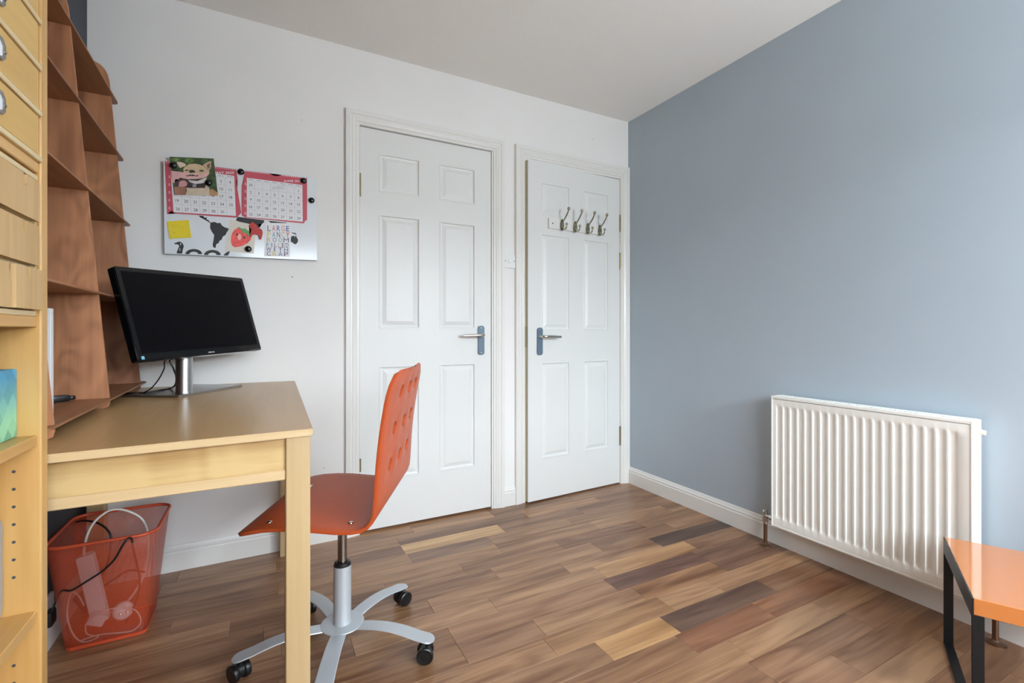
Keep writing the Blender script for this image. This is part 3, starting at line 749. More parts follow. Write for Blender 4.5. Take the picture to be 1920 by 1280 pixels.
bm = B()
tube(bm, [(-.575, 1.60, .8025), (-.555, 1.66, .803), (-.535, 1.71, .806), (-.520, 1.725, .808)], .0026, 8, 6)
mtp = Matrix.Translation((-.500, 1.742, .8085)) @ Matrix.Rotation(R(40), 4, 'Z')
bx(bm, -.024, .020, -.011, .011, -.0100, .008, .004, 2, mtp); bx(bm, .020, .034, -.007, .007, -.007, .004, .002, 1, mtp)
tag(obj('cable_plug', bm, M_black, None, base=(-.5, 1.74, .798), smooth=50), 'black cable plug lying on the bottom tier of the plywood shelf', 'plug')

# ------------------------------------------------------------------ monitor
yw, ti, ro = R(47.99), R(16.1), R(1.98)
rv = Vector((math.cos(yw), math.sin(yw), 0)); nv = Vector((math.sin(yw), -math.cos(yw), 0)); uv_ = Vector((0, 0, 1))
u2 = math.cos(ti) * uv_ - math.sin(ti) * nv; r2 = math.cos(ro) * rv + math.sin(ro) * u2; u3 = -math.sin(ro) * rv + math.cos(ro) * u2; n3 = r2.cross(u3)
MC = Vector((-.207, 2.0235, 1.058))
PM = Matrix(((r2.x, u3.x, n3.x, MC.x), (r2.y, u3.y, n3.y, MC.y), (r2.z, u3.z, n3.z, MC.z), (0, 0, 0, 1)))   # local x right, y up, z towards the viewer
if n3.dot(nv) < 0: PM = PM @ Matrix.Diagonal((1, 1, -1, 1))
mn = thing('monitor', 'black computer monitor with a dark screen on a silver stand on the desk', 'monitor', (-.25, 2.02, DZ))
W2, H2 = .252, .1535
def pane(name, bm, m, **k):
    bm.transform(PM); return obj(name, bm, m, mn, world=True, **k)
bm = B(); prism(bm, rrect(0, 0, W2, H2, .007), -.030, 0, .0025); cas = pane('casing', bm, M_blackgloss, smooth=35)
bm = B(); prism(bm, rrect(0, .004, W2 - .0165, H2 - .019, .001), -.002, .0006); pane('screen', bm, M_screen)
bm = B(); prism(bm, rrect(0, 0, .17, .09, .02), -.052, -.028, .006); pane('back_cover', bm, M_black, smooth=40)
bm = B(); bx(bm, -W2 + .012, -W2 + .021, -H2 + .0045, -H2 + .0145, 0, .0008); tag(pane('sticker', bm, mat('pale_blue_sticker', (120, 190, 220), .4)), 'small pale blue sticker')
for i in range(6):
    bm = B(); bx(bm, W2 - .062 + i * .0095, W2 - .056 + i * .0095, -H2 + .0035, -H2 + .0048, 0, .0006); pane('button_mark', bm, M_alu)
def P2(x, y, z): return PM @ Vector((x, y, z))
cb = Vector((-.247, 2.012, DZ + .008))
bm = B(); lathe(bm, [(.0275, 0), (.0262, .004), (.0255, .01), (.0255, .185)], cb, n=32); tag(obj('stand_column', bm, M_alu, mn, world=True, smooth=40), 'brushed silver column')
bm = B(); cq = Vector((-nv.x, -nv.y, 0))
tube(bm, [cb + Vector((0, 0, .175)), cb + Vector((0, 0, .20)), P2(-.03, -.05, -.06), P2(-.03, -.03, -.045)], .017, 12, 4); obj('neck', bm, M_black, mn, world=True, smooth=60)
# cable slot: a slim dark groove bar on the back-left of the column
bm = B(); a0 = R(200)
ap = Vector((-.254, 1.941)); lv = Vector((math.cos(R(58)), math.sin(R(58)))); sv = Vector((-lv.y, lv.x))
out = [ap, ap + lv * .335, ap + lv * .335 + sv * .208, ap + sv * .208]
bm = B(); prism(bm, [(p.x, p.y) for p in out], DZ, DZ + .008, .0018); tag(obj('stand_base', bm, M_alu, mn, world=True), 'flat rectangular brushed silver foot')

# cables behind the screen
def cable(name, pts, r, m, label, cat, base, n=8, sub=8):
    bm = B(); tube(bm, pts, r, n, sub); o = obj(name, bm, m, None, base=base, smooth=180); return tag(o, label, cat)
Yk = 2.06
c1 = [P2(-.085, -.12, -.028), at(310, 675, 2.03), at(308, 690, 2.04), at(298, 710, 2.05), at(284, 727, 2.06)]
c1 += [on(271, 735, DZ + .0115), on(250, 742, DZ + .0035), Vector((-.43, 2.10, DZ + .0035)), Vector((-.50, 2.10, DZ + .0035)), Vector((-.57, 2.09, DZ + .0035))]
cable('monitor_cable', c1, .0022, M_black, 'thin black cable hanging in a loose curve left of the monitor stand', 'cable', c1[-1])
c2 = [P2(-.06, -.12, -.028), at(319, 672, 2.02), at(325, 690, 2.025), at(330, 705, 2.03), at(329, 720, 2.03)]
c2 += [on(320, 727.5, DZ + .0115), on(300, 731, DZ + .0115), on(275, 736, DZ + .0115), Vector((-.415, 2.13, DZ + .0042)), Vector((-.50, 2.145, DZ + .0042)), Vector((-.57, 2.15, DZ + .0042))]
cable('monitor_cable', c2, .0030, M_black, 'thicker black cable bent close against the monitor column', 'cable', c2[-1])

# ------------------------------------------------------------------ orange office chair
FA = math.atan2(.467, -.884)
chair = thing('office_chair', 'orange bent plywood swivel chair with nine round holes in its back by the desk', 'chair', (.218, 1.543, 0), FA)
# local x = the way the chair faces, local y = its left (the camera's side); profile of the shell from the front lip to the top of the back
prof = [(.213, .452), (.200, .4585), (.175, .4655), (.140, .4715), (.090, .4745), (.040, .4735), (-.010, .4695), (-.055, .4655), (-.095, .4655),
        (-.122, .4695), (-.141, .4790), (-.153, .4935), (-.1595, .512), (-.162, .536), (-.1635, .562)]
NR = 12; step = .0268
step = .0262; zz_ = [.562 + step * (i + 1) for i in range(NR)]
def backx(z): t = max(0, z - .55) / .33; return -.1635 - .008 * t - .036 * t * t
prof += [(backx(z), z) for z in zz_] ; n_back0 = 14
prof += [(backx(z), z) for z in (.8795, .8815, .8821)]
NU = 16; W_ = .420
def halfw(k):
    x, z = prof[k]
    if z > .8121:
        rr = .070; return W_ / 2 - rr + math.sqrt(max(0, rr * rr - (z - .8121) ** 2))
    if k == 0: return .190
    if k == 1: return .203
    return W_ / 2
bm = B(); rows = []
for k_, (x, z) in enumerate(prof):
    hw = halfw(k_); row = []
    for i in range(NU + 1):
        u = -1 + 2 * i / NU
        bow = .010 * (1 - u * u) if z > .54 else .0        # the back is slightly dished
        zz2 = z
        if k_ == len(prof) - 1: zz2 = z - .010 * abs(u) ** 3
        row.append(bm.verts.new((x - bow * min(1, max(0, (z - .54) / .1)), u * hw, zz2)))
    rows.append(row)
holes = {}
for hr in range(3):
    for hc in range(3): holes[(n_back0 + hr * 4, 2 + hc * 4)] = True
skip = set()
for (k0, i0) in holes:
    for a in range(4):
        for b in range(4): skip.add((k0 + a, i0 + b))
for k_ in range(len(prof) - 1):
    for i in range(NU):
        if (k_, i) in skip: continue
        bm.faces.new((rows[k_][i], rows[k_][i + 1], rows[k_ + 1][i + 1], rows[k_ + 1][i]))
HR = .0198
for (k0, i0) in holes:
    ring = [rows[k0][i0 + q] for q in range(4)] + [rows[k0 + q][i0 + 4] for q in range(4)] + [rows[k0 + 4][i0 + 4 - q] for q in range(4)] + [rows[k0 + 4 - q][i0] for q in range(4)]
    c = sum((v.co for v in ring), Vector()) / 16; inner = []
    ey = Vector((0, 1, 0)); ez = (rows[k0 + 4][i0 + 2].co - rows[k0][i0 + 2].co).normalized()
    n_ = ey.cross(ez)
    for v in ring:
        dd = v.co - c; t = math.atan2(dd.dot(ez), dd.dot(ey)); inner.append(bm.verts.new(c + ey * HR * math.cos(t) + ez * HR * math.sin(t)))
    for q in range(16): bm.faces.new((ring[q], ring[(q + 1) % 16], inner[(q + 1) % 16], inner[q]))
    # remove the unused grid points of the cell
    for a in range(1, 4):
        for b in range(1, 4):
            if not rows[k0 + a][i0 + b].link_faces: bm.verts.remove(rows[k0 + a][i0 + b])
for v in bm.verts: v.co.z -= v.co.y * .05 * (1 - .75 * min(1, max(0, (v.co.z - .5) / .38)))
bmesh.ops.recalc_face_normals(bm, faces=bm.faces[:])
shell = obj('seat_shell', bm, M_shell, chair, smooth=180)
md = shell.modifiers.new('thickness', 'SOLIDIFY'); md.thickness = .0095; md.offset = 0
md = shell.modifiers.new('edge', 'BEVEL'); md.width = .0028; md.segments = 2; md.limit_method = 'ANGLE'; md.angle_limit = R(50)
inv = MW[chair].inverted()
bolt0 = None
for (px, py), z in (((505, 969), .482), ((658, 972), .474), ((582.5, 899), .502), ((706, 902.6), .486)):
    p = inv @ on(px, py, z)
    if bolt0 is None:
        bm = B(); lathe(bm, [(0, .0028), (.004, .0025), (.0068, .001), (.0075, 0), (.0075, -.003), (0, -.003)], n=16); bolt0 = obj('seat_bolt', bm, M_chrome, chair, smooth=50); b_ = bolt0
    else: b_ = dup_part(bolt0, chair)
    lx, ly = p.x, p.y
    zs_ = min((abs(a - lx), c) for a, c in prof[:10])[1] - ly * .05 + .0058
    b_.location = (lx, ly, zs_)
bm = B(); bx(bm, -.085, .085, -.06, .06, .432, .452, .004, 2); bx(bm, -.035, .035, -.03, .03, .408, .434, .004, 2); obj('tilt_plate', bm, M_black, chair, smooth=40)
bm = B(); tube(bm, [(.0, -.04, .440), (.0, -.10, .438), (.005, -.15, .434)], .006, 8, 4); obj('height_lever', bm, M_black, chair, smooth=60)
bm = B(); cyl(bm, (0, 0, .430), (0, 0, .270), .0138, n=28); obj('gas_spring', bm, M_steel, chair, smooth=40)
bm = B(); lathe(bm, [(.0145, .2795), (.020, .2795), (.0235, .2775), (.0248, .273), (.0248, .262), (.0145, .262)], n=32); obj('column_cap', bm, M_black, chair, smooth=40)
bm = B(); lathe(bm, [(.0262, .268), (.0262, .094), (.0275, .091), (.0275, .086), (.0262, .084)], n=36); tag(obj('column', bm, M_silver, chair, smooth=40), 'silver column tube')
bm = B(); lathe(bm, [(0, .090), (.058, .0895), (.0635, .0885), (.0645, .087), (.0635, .0855), (.030, .083), (.028, .064), (0, .064)], n=40); obj('hub_plate', bm, M_silver, chair, smooth=40)
def arm_bm():
    bm = B(); n = 16; rows = []
    prof_ = []
    for i in range(n + 1):
        t = 1 - (1 - i / n) ** 1.9; r_ = .030 + t * (.298 - .030); z = .0825 + .014 * math.sin(min(1, t * 1.25) * math.pi * .8) - .026 * t ** 2
        hw = .0222 + .0035 * t
        end = .298 - r_
        if end < .024: hw *= math.sqrt(max(0.0, 1 - ((.024 - end) / .024) ** 2)) if end > 0 else .08
        hw = max(hw, .003)
        prof_.append((r_, z, hw))
    for r_, z, hw in prof_:
        rows.append([bm.verts.new((r_, -hw, z - .0024)), bm.verts.new((r_, -hw * .93, z)), bm.verts.new((r_, 0, z + .0012)), bm.verts.new((r_, hw * .93, z)), bm.verts.new((r_, hw, z - .0024)), bm.verts.new((r_, 0, z - .0044))])
    for A, C in zip(rows, rows[1:]):
        for q in range(6): bm.faces.new((A[q], A[(q + 1) % 6], C[(q + 1) % 6], C[q]))
    bm.faces.new(rows[0]); bm.faces.new(rows[-1][::-1]); return bm
def caster_parts(loc, rot):
    bm = B(); cyl(bm, (0, 0, .040), (0, 0, .068), .0050, n=12)
    # hood over the wheels
    pts = [(.020 * math.cos(t) - .006, .0245 + .0235 * math.sin(t)) for t in [R(-20 + 200 * i / 12) for i in range(13)]]
    prism(bm, pts, -.0075, .0075, .001, fn=lambda u, v, h: (u, h, v))
    o = obj('caster', bm, M_black, chair, smooth=40); o.location = loc; o.rotation_euler = (0, 0, rot); MW[o] = MW[chair]
    for s in (-1, 1):
        bm = B(); lathe(bm, [(0, .0075), (.008, .0075), (.0225, .0085), (.0245, .0110), (.0252, .0160), (.0245, .0225), (.0215, .0245), (.0185, .0238), (.010, .0245), (0, .0248)], (-.006, 0, .0252), (0, s, 0), 28)
        obj('wheel', bm, M_black, o, smooth=40)
    return o
angs = [35, 107, 179, 251, 323]; rots = [200, 100, -60, 30, -20]
arm0 = None; cas0 = None
for a, rr_ in zip(angs, rots):
    la = R(a) - FA
    if arm0 is None: arm0 = obj('base_arm', arm_bm(), M_silver, chair, smooth=40); arm0.rotation_euler = (0, 0, la)
    else: dup_part(arm0, chair, rot=(0, 0, la))
    loc = (math.cos(la) * .276, math.sin(la) * .276, 0)
    if cas0 is None: cas0 = caster_parts(loc, R(rr_) - FA)
    else: dup_part(cas0, chair, loc, (0, 0, R(rr_) - FA))

# ------------------------------------------------------------------ wire mesh waste basket under the desk
wbk = thing('waste_basket', 'orange-red wire mesh waste basket under the desk', 'basket', (-.45, 2.03, 0))
def mesh_mat():
    m = mat('orange_wire_mesh', (200, 84, 52), 0.45); nt = m.node_tree; L = nt.links.new; N = nt.nodes.new
    b = nt.nodes['Principled BSDF']; uvn = N('ShaderNodeUVMap'); uvn.uv_map = 'mesh'
    sp = N('ShaderNodeSeparateXYZ'); L(uvn.outputs[0], sp.inputs[0])
    def mth(op, a, b_=None):
        q = N('ShaderNodeMath'); q.operation = op
        for i, x in enumerate((a, b_)):
            if x is None: continue
            if isinstance(x, (int, float)): q.inputs[i].default_value = x
            else: L(x, q.inputs[i])
        return q.outputs[0]
    pitch = 1 / .0030
    a = mth('MULTIPLY', mth('ADD', sp.outputs[0], sp.outputs[1]), pitch); c = mth('MULTIPLY', mth('SUBTRACT', sp.outputs[0], sp.outputs[1]), pitch)
    fa = mth('FRACT', a); fc = mth('FRACT', c)
    solid = mth('MAXIMUM', mth('LESS_THAN', fa, .18), mth('LESS_THAN', fc, .18))
    L(solid, b.inputs['Alpha']); return m
def sect(z):
    t = z / .350; x0 = -.546 + t * (-.578 + .546); x1 = -.340 + t * (-.304 + .340); y0 = 1.932 + t * (1.860 - 1.932); y1 = 2.108 + t * (2.160 - 2.108)
    return rrect((x0 + x1) / 2, (y0 + y1) / 2, (x1 - x0) / 2, (y1 - y0) / 2, .022 + .026 * t, 8)
bm = B(); uvl = bm.loops.layers.uv.new('mesh'); zl = [.012 + i * .338 / 6 for i in range(7)]; rows = []
per = {}
for z in zl: rows.append([bm.verts.new((x, y, z)) for x, y in sect(z)])
n = len(rows[0]); acc = [0.0]
mid = sect(.18)
for i in range(n): acc.append(acc[-1] + (Vector(mid[(i + 1) % n]) - Vector(mid[i])).length)
for j in range(6):
    for i in range(n):
        f = bm.faces.new((rows[j][i], rows[j][(i + 1) % n], rows[j + 1][(i + 1) % n], rows[j + 1][i]))
        for lp, (uu, vv) in zip(f.loops, ((acc[i], zl[j]), (acc[i + 1], zl[j]), (acc[i + 1], zl[j + 1]), (acc[i], zl[j + 1]))): lp[uvl].uv = (uu, vv)
M_bask = mat('orange_red_enamel', (200, 80, 48), 0.4)
mwl = obj('mesh_wall', bm, mesh_mat(), wbk, world=True, smooth=60)
md = mwl.modifiers.new('wire_depth', 'SOLIDIFY'); md.thickness = .0018; md.offset = 0
bm = B(); tube(bm, [(x, y, .351) for x, y in sect(.351)], .0052, 8, 0, closed=True); obj('rim', bm, M_bask, wbk, world=True, smooth=60)
bm = B(); s0, s1 = sect(0), sect(.013)
A = [bm.verts.new((x, y, .001)) for x, y in s0]; C = [bm.verts.new((x, y, .014)) for x, y in s1]; Dn = [bm.verts.new((x * .99 - .0044, y * .995 + .01, .006)) for x, y in s0]
for i in range(n): bm.faces.new((A[i], A[(i + 1) % n], C[(i + 1) % n], C[i]))
bm.faces.new(A[::-1]); bm.faces.new(Dn); obj('base_tray', bm, M_bask, wbk, world=True)

# things inside the basket
def strip_box(p0, p1, wdt, thk, bev, m, name, parent):
    p0, p1 = Vector(p0), Vector(p1); z = (p1 - p0).normalized(); x = Vector((0, -1, 0)).cross(z).normalized(); y = z.cross(x)
    mtx = Matrix(((x.x, y.x, z.x, p0.x), (x.y, y.y, z.y, p0.y), (x.z, y.z, z.z, p0.z), (0, 0, 0, 1)))
    bm = B(); bx(bm, -wdt / 2, wdt / 2, -thk / 2, thk / 2, 0, (p1 - p0).length, bev, 2, mtx); return obj(name, bm, m, parent, world=True), mtx
ps0, ps1 = at(190, 1163, 1.985), at(160, 1040, 2.00)
ps = thing('power_strip', 'long white power strip standing on end in the waste basket', 'power strip', ps0)
_, pmx = strip_box(ps0, ps1, .044, .030, .004, M_plastic_w, 'strip_body', ps)
Lp = (ps1 - ps0).length
for i in range(4):
    bm = B(); bx(bm, -.016, .016, -.0158, -.0148, .02 + i * .055, .06 + i * .055, 0, 1, pmx); obj('socket_face', bm, mat('socket_grey_%d' % i, (205, 205, 208), .4) if i == 0 else bpy.data.materials['socket_grey_0'], ps, world=True)
M_cord_w = mat('white_cord', (226, 222, 214), .45)
wc = [ps1 + Vector((-.003, 0, -.004)), at(158, 1028, 2.0), at(162, 1008, 2.0), at(172, 985, 2.02), at(190, 966, 2.04), at(212, 955, 2.06), at(240, 958, 2.08), at(268, 975, 2.08), at(278, 1010, 2.06), at(272, 1070, 2.05), at(245, 1120, 2.03), at(205, 1150, 2.02)]
bm = B(); tube(bm, wc, .0038, 8, 8); obj('power_cord', bm, M_cord_w, ps, world=True, smooth=180)
bp_ = at(232, 1180, 1.975); bp_.z = .008
pg = thing('mains_plug', 'white three-pin mains plug with its back to the power strip in the basket', 'plug', (bp_.x, bp_.y, .008))
c0 = at(231, 1144, 1.985)
bm = B(); lathe(bm, [(0, .014), (.020, .014), (.026, .011), (.028, .004), (.028, -.010), (.022, -.016), (0, -.016)], c0, (.3, -1, .35), 20); obj('plug_body', bm, M_plastic_w, pg, world=True, smooth=50)
qv = Vector((.3, -1, .35)).normalized().to_track_quat('Z', 'Y')
for u, v in ((-.009, -.006), (.009, -.006), (0, .011)):
    bm = B(); cc = c0 + qv @ Vector((u, v, .012)); q4 = Matrix.Translation(cc) @ qv.to_matrix().to_4x4(); bx(bm, -.003, .003, -.0035, .0035, 0, .014, .0006, 1, q4); obj('pin', bm, M_brass, pg, world=True)
c0 = at(184, 1158, 1.965)
bm = B(); mtp = Matrix.Translation(c0) @ Matrix.Rotation(R(25), 4, 'Y'); bx(bm, -.024, .022, -.018, .018, -.018, .018, .006, 2, mtp)
tag(obj('phone_charger', bm, M_plastic_w, None, base=c0, smooth=50), 'small white charger block at the foot of the power strip', 'charger')
lc = []
for px, py in ((150, 1208), (175, 1207), (200, 1206), (230, 1198), (252, 1183), (264, 1165), (252, 1150), (225, 1142), (195, 1144), (170, 1158), (160, 1175), (163, 1192), (185, 1204), (160, 1200), (140, 1186), (126, 1160), (124, 1135), (134, 1112), (148, 1115), (157, 1135)):
    lc.append(at(px, py, 1.955 if py > 1150 else 1.945))
for i, p in enumerate(lc):
    p.y = 1.952 + .012 * math.sin(i * 1.3); p.z = max(p.z, .016)
cable('charging_cable', lc, .0022, M_cord_w, 'thin white charging cable in loose loops at the front of the basket', 'cable', (lc[0].x, lc[0].y, .008), 6)
M_cord_b = mat('black_cord', (24, 22, 22), .4)
b1 = [Vector((-.586, 1.96, .105)), at(112, 1111, 1.90), at(135, 1106, 1.85), at(165, 1088, 1.838), at(195, 1068, 1.838), at(215, 1048, 1.836), at(230, 1022, 1.832), at(240, 1009, 1.836), at(247, 1011, 1.85), at(250, 1030, 1.90), at(257, 1060, 1.95), at(262, 1090, 1.97), at(254, 1130, 1.98), at(235, 1170, 1.98)]
cable('black_cord', b1, .0030, M_cord_b, 'black cord looped over the front rim of the basket', 'cord', b1[0])
b2 = [at(118, 985, 2.18), at(135, 980, 2.15), at(160, 976, 2.10), at(185, 981, 2.06), at(203, 995, 2.04), at(208, 1012, 2.03), at(204, 1045, 2.02), at(190, 1085, 2.02), at(172, 1115, 2.02), at(200, 1095, 2.03), at(240, 1070, 2.03), at(272, 1072, 2.03)]
cable('black_cord', b2, .0032, M_cord_b, 'black cord arching into the basket behind the power strip', 'cord', b2[-1])
c0 = at(166, 1122, 2.03)
bm = B(); mtp = Matrix.Translation(c0) @ Matrix.Rotation(R(-30), 4, 'Y'); bx(bm, -.026, .026, -.018, .018, -.032, .032, .006, 2, mtp)
tag(obj('power_adapter', bm, M_black, None, base=c0, smooth=50), 'black power adapter half hidden behind the power strip in the basket', 'adapter')

so = thing('wall_socket', 'white wall socket low on the dark wall behind the basket', 'socket', (XL, 1.965, .115))
bm = B(); bx(bm, XL, XL + .010, 1.905, 2.030, .072, .160, .003, 2); obj('socket_plate', bm, M_plastic_w, so, world=True)
bm = B(); bx(bm, XL + .010, XL + .030, 1.94, 1.985, .082, .128, .007, 2); tag(obj('socket_plug', bm, M_black, None, base=(XL + .01, 1.96, .10), smooth=50), 'black plug in the wall socket behind the basket', 'plug')

# ------------------------------------------------------------------ white board with everything pinned to it
YP = 2.3655
def w4(x, y): return at(290 + x / 5.819, 280 + y / 5.819, YP)
def flat(name, polys, y, m, parent, thick=.0):
    bm = B()
    for pts in polys:
        vs = [bm.verts.new((p.x, y, p.z)) for p in pts]
        if thick:
            vb = [bm.verts.new((p.x, y + thick, p.z)) for p in pts]; k = len(vs)
            bm.faces.new(vs); bm.faces.new(vb[::-1])
            for i in range(k): bm.faces.new((vs[i], vs[(i + 1) % k], vb[(i + 1) % k], vb[i]))
        else:
            bm.faces.new(vs)
    bmesh.ops.triangulate(bm, faces=[f for f in bm.faces if len(f.verts) > 4])
    return obj(name, bm, m, parent, world=True)
def Q(*xy): return [w4(x, y) for x, y in xy]
def circ(cx, cy, rx, ry, n=16, a0=0, a1=360): return [w4(cx + rx * math.cos(R(a0 + (a1 - a0) * i / (n if a1 - a0 == 360 else n - 1))), cy + ry * math.sin(R(a0 + (a1 - a0) * i / (n if a1 - a0 == 360 else n - 1)))) for i in range(n)]
def quadmap(tl, tr_, br, bl):
    tl, tr_, br, bl = (Vector(p) for p in (tl, tr_, br, bl))
    def f(u, v):
        p = tl * (1 - u) * (1 - v) + tr_ * u * (1 - v) + br * u * v + bl * (1 - u) * v; return w4(p.x, p.y)
    return f
# text: all strings become meshes in one pass
STR = [str(i) for i in range(1, 32)] + ['MAY 2025', 'JUNE 2025', 'SAMSUNG'] + list('LARGEFNCYOMIDWTHP')
STR = list(dict.fromkeys(STR)); TM = {}
tmp = []
for s in STR:
    cu = bpy.data.curves.new('t', 'FONT'); cu.body = s; cu.size = 1; cu.align_x = 'CENTER'; cu.align_y = 'CENTER'; cu.resolution_u = 3
    if s in ('MAY 2025', 'JUNE 2025', 'SAMSUNG'): cu.offset = .012
    o = bpy.data.objects.new('t', cu); COL.objects.link(o); tmp.append((s, o))
bpy.context.view_layer.update(); dg = bpy.context.evaluated_depsgraph_get()
for s, o in tmp:
    me = bpy.data.meshes.new_from_object(o.evaluated_get(dg)); xs = [v.co.x for v in me.vertices]; ys = [v.co.y for v in me.vertices]
    TM[s] = ([(v.co.x, v.co.y) for v in me.vertices], [tuple(p.vertices) for p in me.polygons], (min(xs), max(xs), min(ys), max(ys)))
    cu = o.data; bpy.data.objects.remove(o); bpy.data.curves.remove(cu); bpy.data.meshes.remove(me)
def put_text(bm, s, fn, u, v, hu, hv, y, slot=0):
    """stamp string s centred at (u, v) of the mapping fn, with width hu and height hv in its units"""
    V, Fc, (x0, x1, y0, y1) = TM[s]; vs = []
    for a, b in V:
        p = fn(u + ((a - x0) / (x1 - x0) - .5) * hu, v - ((b - y0) / (y1 - y0) - .5) * hv); vs.append(bm.verts.new((p.x, y, p.z)))
    for f in Fc:
        try: bm.faces.new([vs[i] for i in f]).material_index = slot
        except Exception: pass
bd = thing('notice_board', 'white magnetic notice board with a printed world map hung on the white wall', 'notice board', (-.07, YB, 1.31))
board_c = Q((95, 122), (1765, 310), (1772, 1210), (107, 1137))
bm = B(); fr = [(p.x, p.z) for p in board_c]; prism(bm, fr, YP, YB - .001, fn=lambda u, v, h: (u, h, v)); 
for f in bm.faces:
    f.normal_update()
    if abs(f.normal.y) < .5: f.material_index = 1
obj('board', bm, [M_board, mat('dark_board_edge', (96, 98, 100), .4)], bd, world=True)
cont = {
 'a': [(608, 800), (650, 790), (690, 805), (715, 800), (735, 830), (765, 850), (808, 862), (800, 890), (780, 905), (772, 935), (745, 950), (730, 985), (705, 1000), (700, 1020), (672, 1035), (668, 1055), (655, 1065), (665, 1076), (640, 1068), (632, 1040), (640, 1000), (645, 960), (650, 935), (625, 900), (605, 860), (612, 830)],
 'b': [(480, 722), (530, 726), (528, 745), (548, 752), (560, 742), (572, 744), (562, 762), (585, 768), (600, 790), (615, 798), (608, 806), (585, 790), (560, 768), (520, 752), (498, 742)],
 'c': [(905, 735), (1000, 742), (1080, 755), (1195, 770), (1190, 800), (1160, 815), (1140, 830), (1110, 800), (1085, 765), (1120, 845), (1155, 850), (1150, 832), (1140, 860), (1110, 850), (1060, 812), (1000, 800), (940, 795), (885, 775)],
 'd': [(1240, 778), (1440, 800), (1435, 822), (1400, 812), (1380, 830), (1350, 812), (1320, 806), (1290, 822), (1265, 800)],
 'e': [(1490, 950), (1520, 940), (1528, 960), (1540, 935), (1552, 965), (1565, 985), (1562, 1010), (1540, 1035), (1515, 1028), (1500, 1012), (1485, 1010), (1485, 975)],
 'f': [(1485, 905), (1510, 908), (1535, 912), (1552, 930), (1530, 926), (1505, 915)]}
cont['c'] = [(905, 735), (1195, 772), (1190, 800), (1160, 815), (1130, 812), (1150, 835), (1142, 858), (1110, 850), (1060, 812), (1000, 800), (940, 795), (885, 775)]
for k_, pts in cont.items(): flat('printed_continent', [Q(*pts)], YP - .0003, M_ink, bd)
M_gl = mat('glossy_black_print', (30, 32, 32), .4)
# the big black numerals cut off by the lower edge: a beaked one and three noughts
flat('printed_numeral', [Q((212, 1025), (240, 1015), (262, 1006), (290, 1010), (312, 1035), (318, 1062), (308, 1090), (302, 1112), (300, 1136), (240, 1134), (244, 1110), (262, 1080), (270, 1058), (262, 1042), (240, 1034), (222, 1036))], YP - .0003, M_gl, bd)
def ring_half(cx, base, ro_, ri, hr, hi, a0=180, a1=360):
    o_ = [(cx + ro_ * math.cos(R(a0 + (a1 - a0) * i / 14)), base + hr * math.sin(R(a0 + (a1 - a0) * i / 14))) for i in range(15)]
    i_ = [(cx + ri * math.cos(R(a0 + (a1 - a0) * i / 14)), base + hi * math.sin(R(a0 + (a1 - a0) * i / 14))) for i in range(15)]
    return Q(*(o_ + i_[::-1]))
flat('printed_numeral', [ring_half(427, 1142, 92, 48, 56, 26)], YP - .0003, M_gl, bd)
flat('printed_numeral', [ring_half(630, 1152, 92, 46, 56, 26)], YP - .0003, M_gl, bd)
flat('printed_numeral', [Q((748, 1158), (775, 1128), (800, 1114), (822, 1112), (815, 1132), (800, 1158))], YP - .0003, M_gl, bd)
M_hl = mat('white_highlight_print', (225, 228, 228), .5)
flat('numeral_glint', [circ(283, 1032, 5, 14, 8), circ(276, 1092, 4, 18, 8)], YP - .0005, M_hl, bd)

def calendar(name, label, corners, panel, title, tu, nums, dots, notch=None, base=None):
    c = thing(name, label, 'calendar', base)
    flat('sheet', [Q(*corners)], YP - .0016, M_red, c, .001)
    flat('day_grid', [Q(*panel)], YP - .0020, M_paper, c)
    f = quadmap(*panel)
    lines = []
    for i in range(1, 7): u = i / 7; lines.append([f(u - .0016, .06), f(u + .0016, .06), f(u + .0016, 1), f(u - .0016, 1)])
    for i in range(0, 5): v = .07 + i * .186; lines.append([f(0, v), f(1, v), f(1, v + .004), f(0, v + .004)])
    for i in range(7): u = (i + .5) / 7; lines.append([f(u - .045, .028), f(u + .045, .028), f(u + .045, .044), f(u - .045, .044)])
    tag(flat('grid_lines', lines, YP - .0023, M_line, c), kind='stuff')
    bm = B()
    for n_, col, row in nums:
        s = str(n_); bb = TM[s][2]; put_text(bm, s, f, (col + .5) / 7, .175 + row * .186, .068 * .70 * (bb[1] - bb[0]) / (bb[3] - bb[2]), .068, YP - .0024)
    tag(obj('dates', bm, M_ink, c, world=True), kind='stuff')
    bm = B(); put_text(bm, title, lambda u, v: w4(u, v), *tu, YP - .0024); tag(obj('month_title', bm, M_paper, c, world=True), 'white lettering reading %s' % title)
    dd = []
    for (x0, y0, x1, y1, k) in dots:
        for i in range(k): t = i / (k - 1); dd.append(circ(x0 + (x1 - x0) * t, y0 + (y1 - y0) * t, 4.5, 5.0, 8))
    tag(flat('punched_holes', dd, YP - .0022, M_paper, c), kind='stuff')
    ticks = []
    return c, f
may = [(d_, (d_ + 2) % 7, (d_ + 2) // 7) for d_ in range(1, 32)]
june = [(30, 0, 0)] + [(d_, (d_ + 5) % 7, (d_ + 5) // 7) for d_ in range(1, 30)]
pz = w4(500, 740)
c_may, fm = calendar('calendar', 'May 2025 page of a red wall calendar on the left half of the notice board',
    [(112, 128), (300, 148), (890, 218), (905, 320), (890, 350), (945, 690), (915, 712), (895, 745), (230, 700), (180, 672), (138, 706)],
    [(172, 200), (868, 290), (887, 727), (207, 686)], 'MAY 2025', (762, 256, 205, 27), may, ((130, 146, 890, 226, 38),), base=(w4(500, 0).x, YP, pz.z))
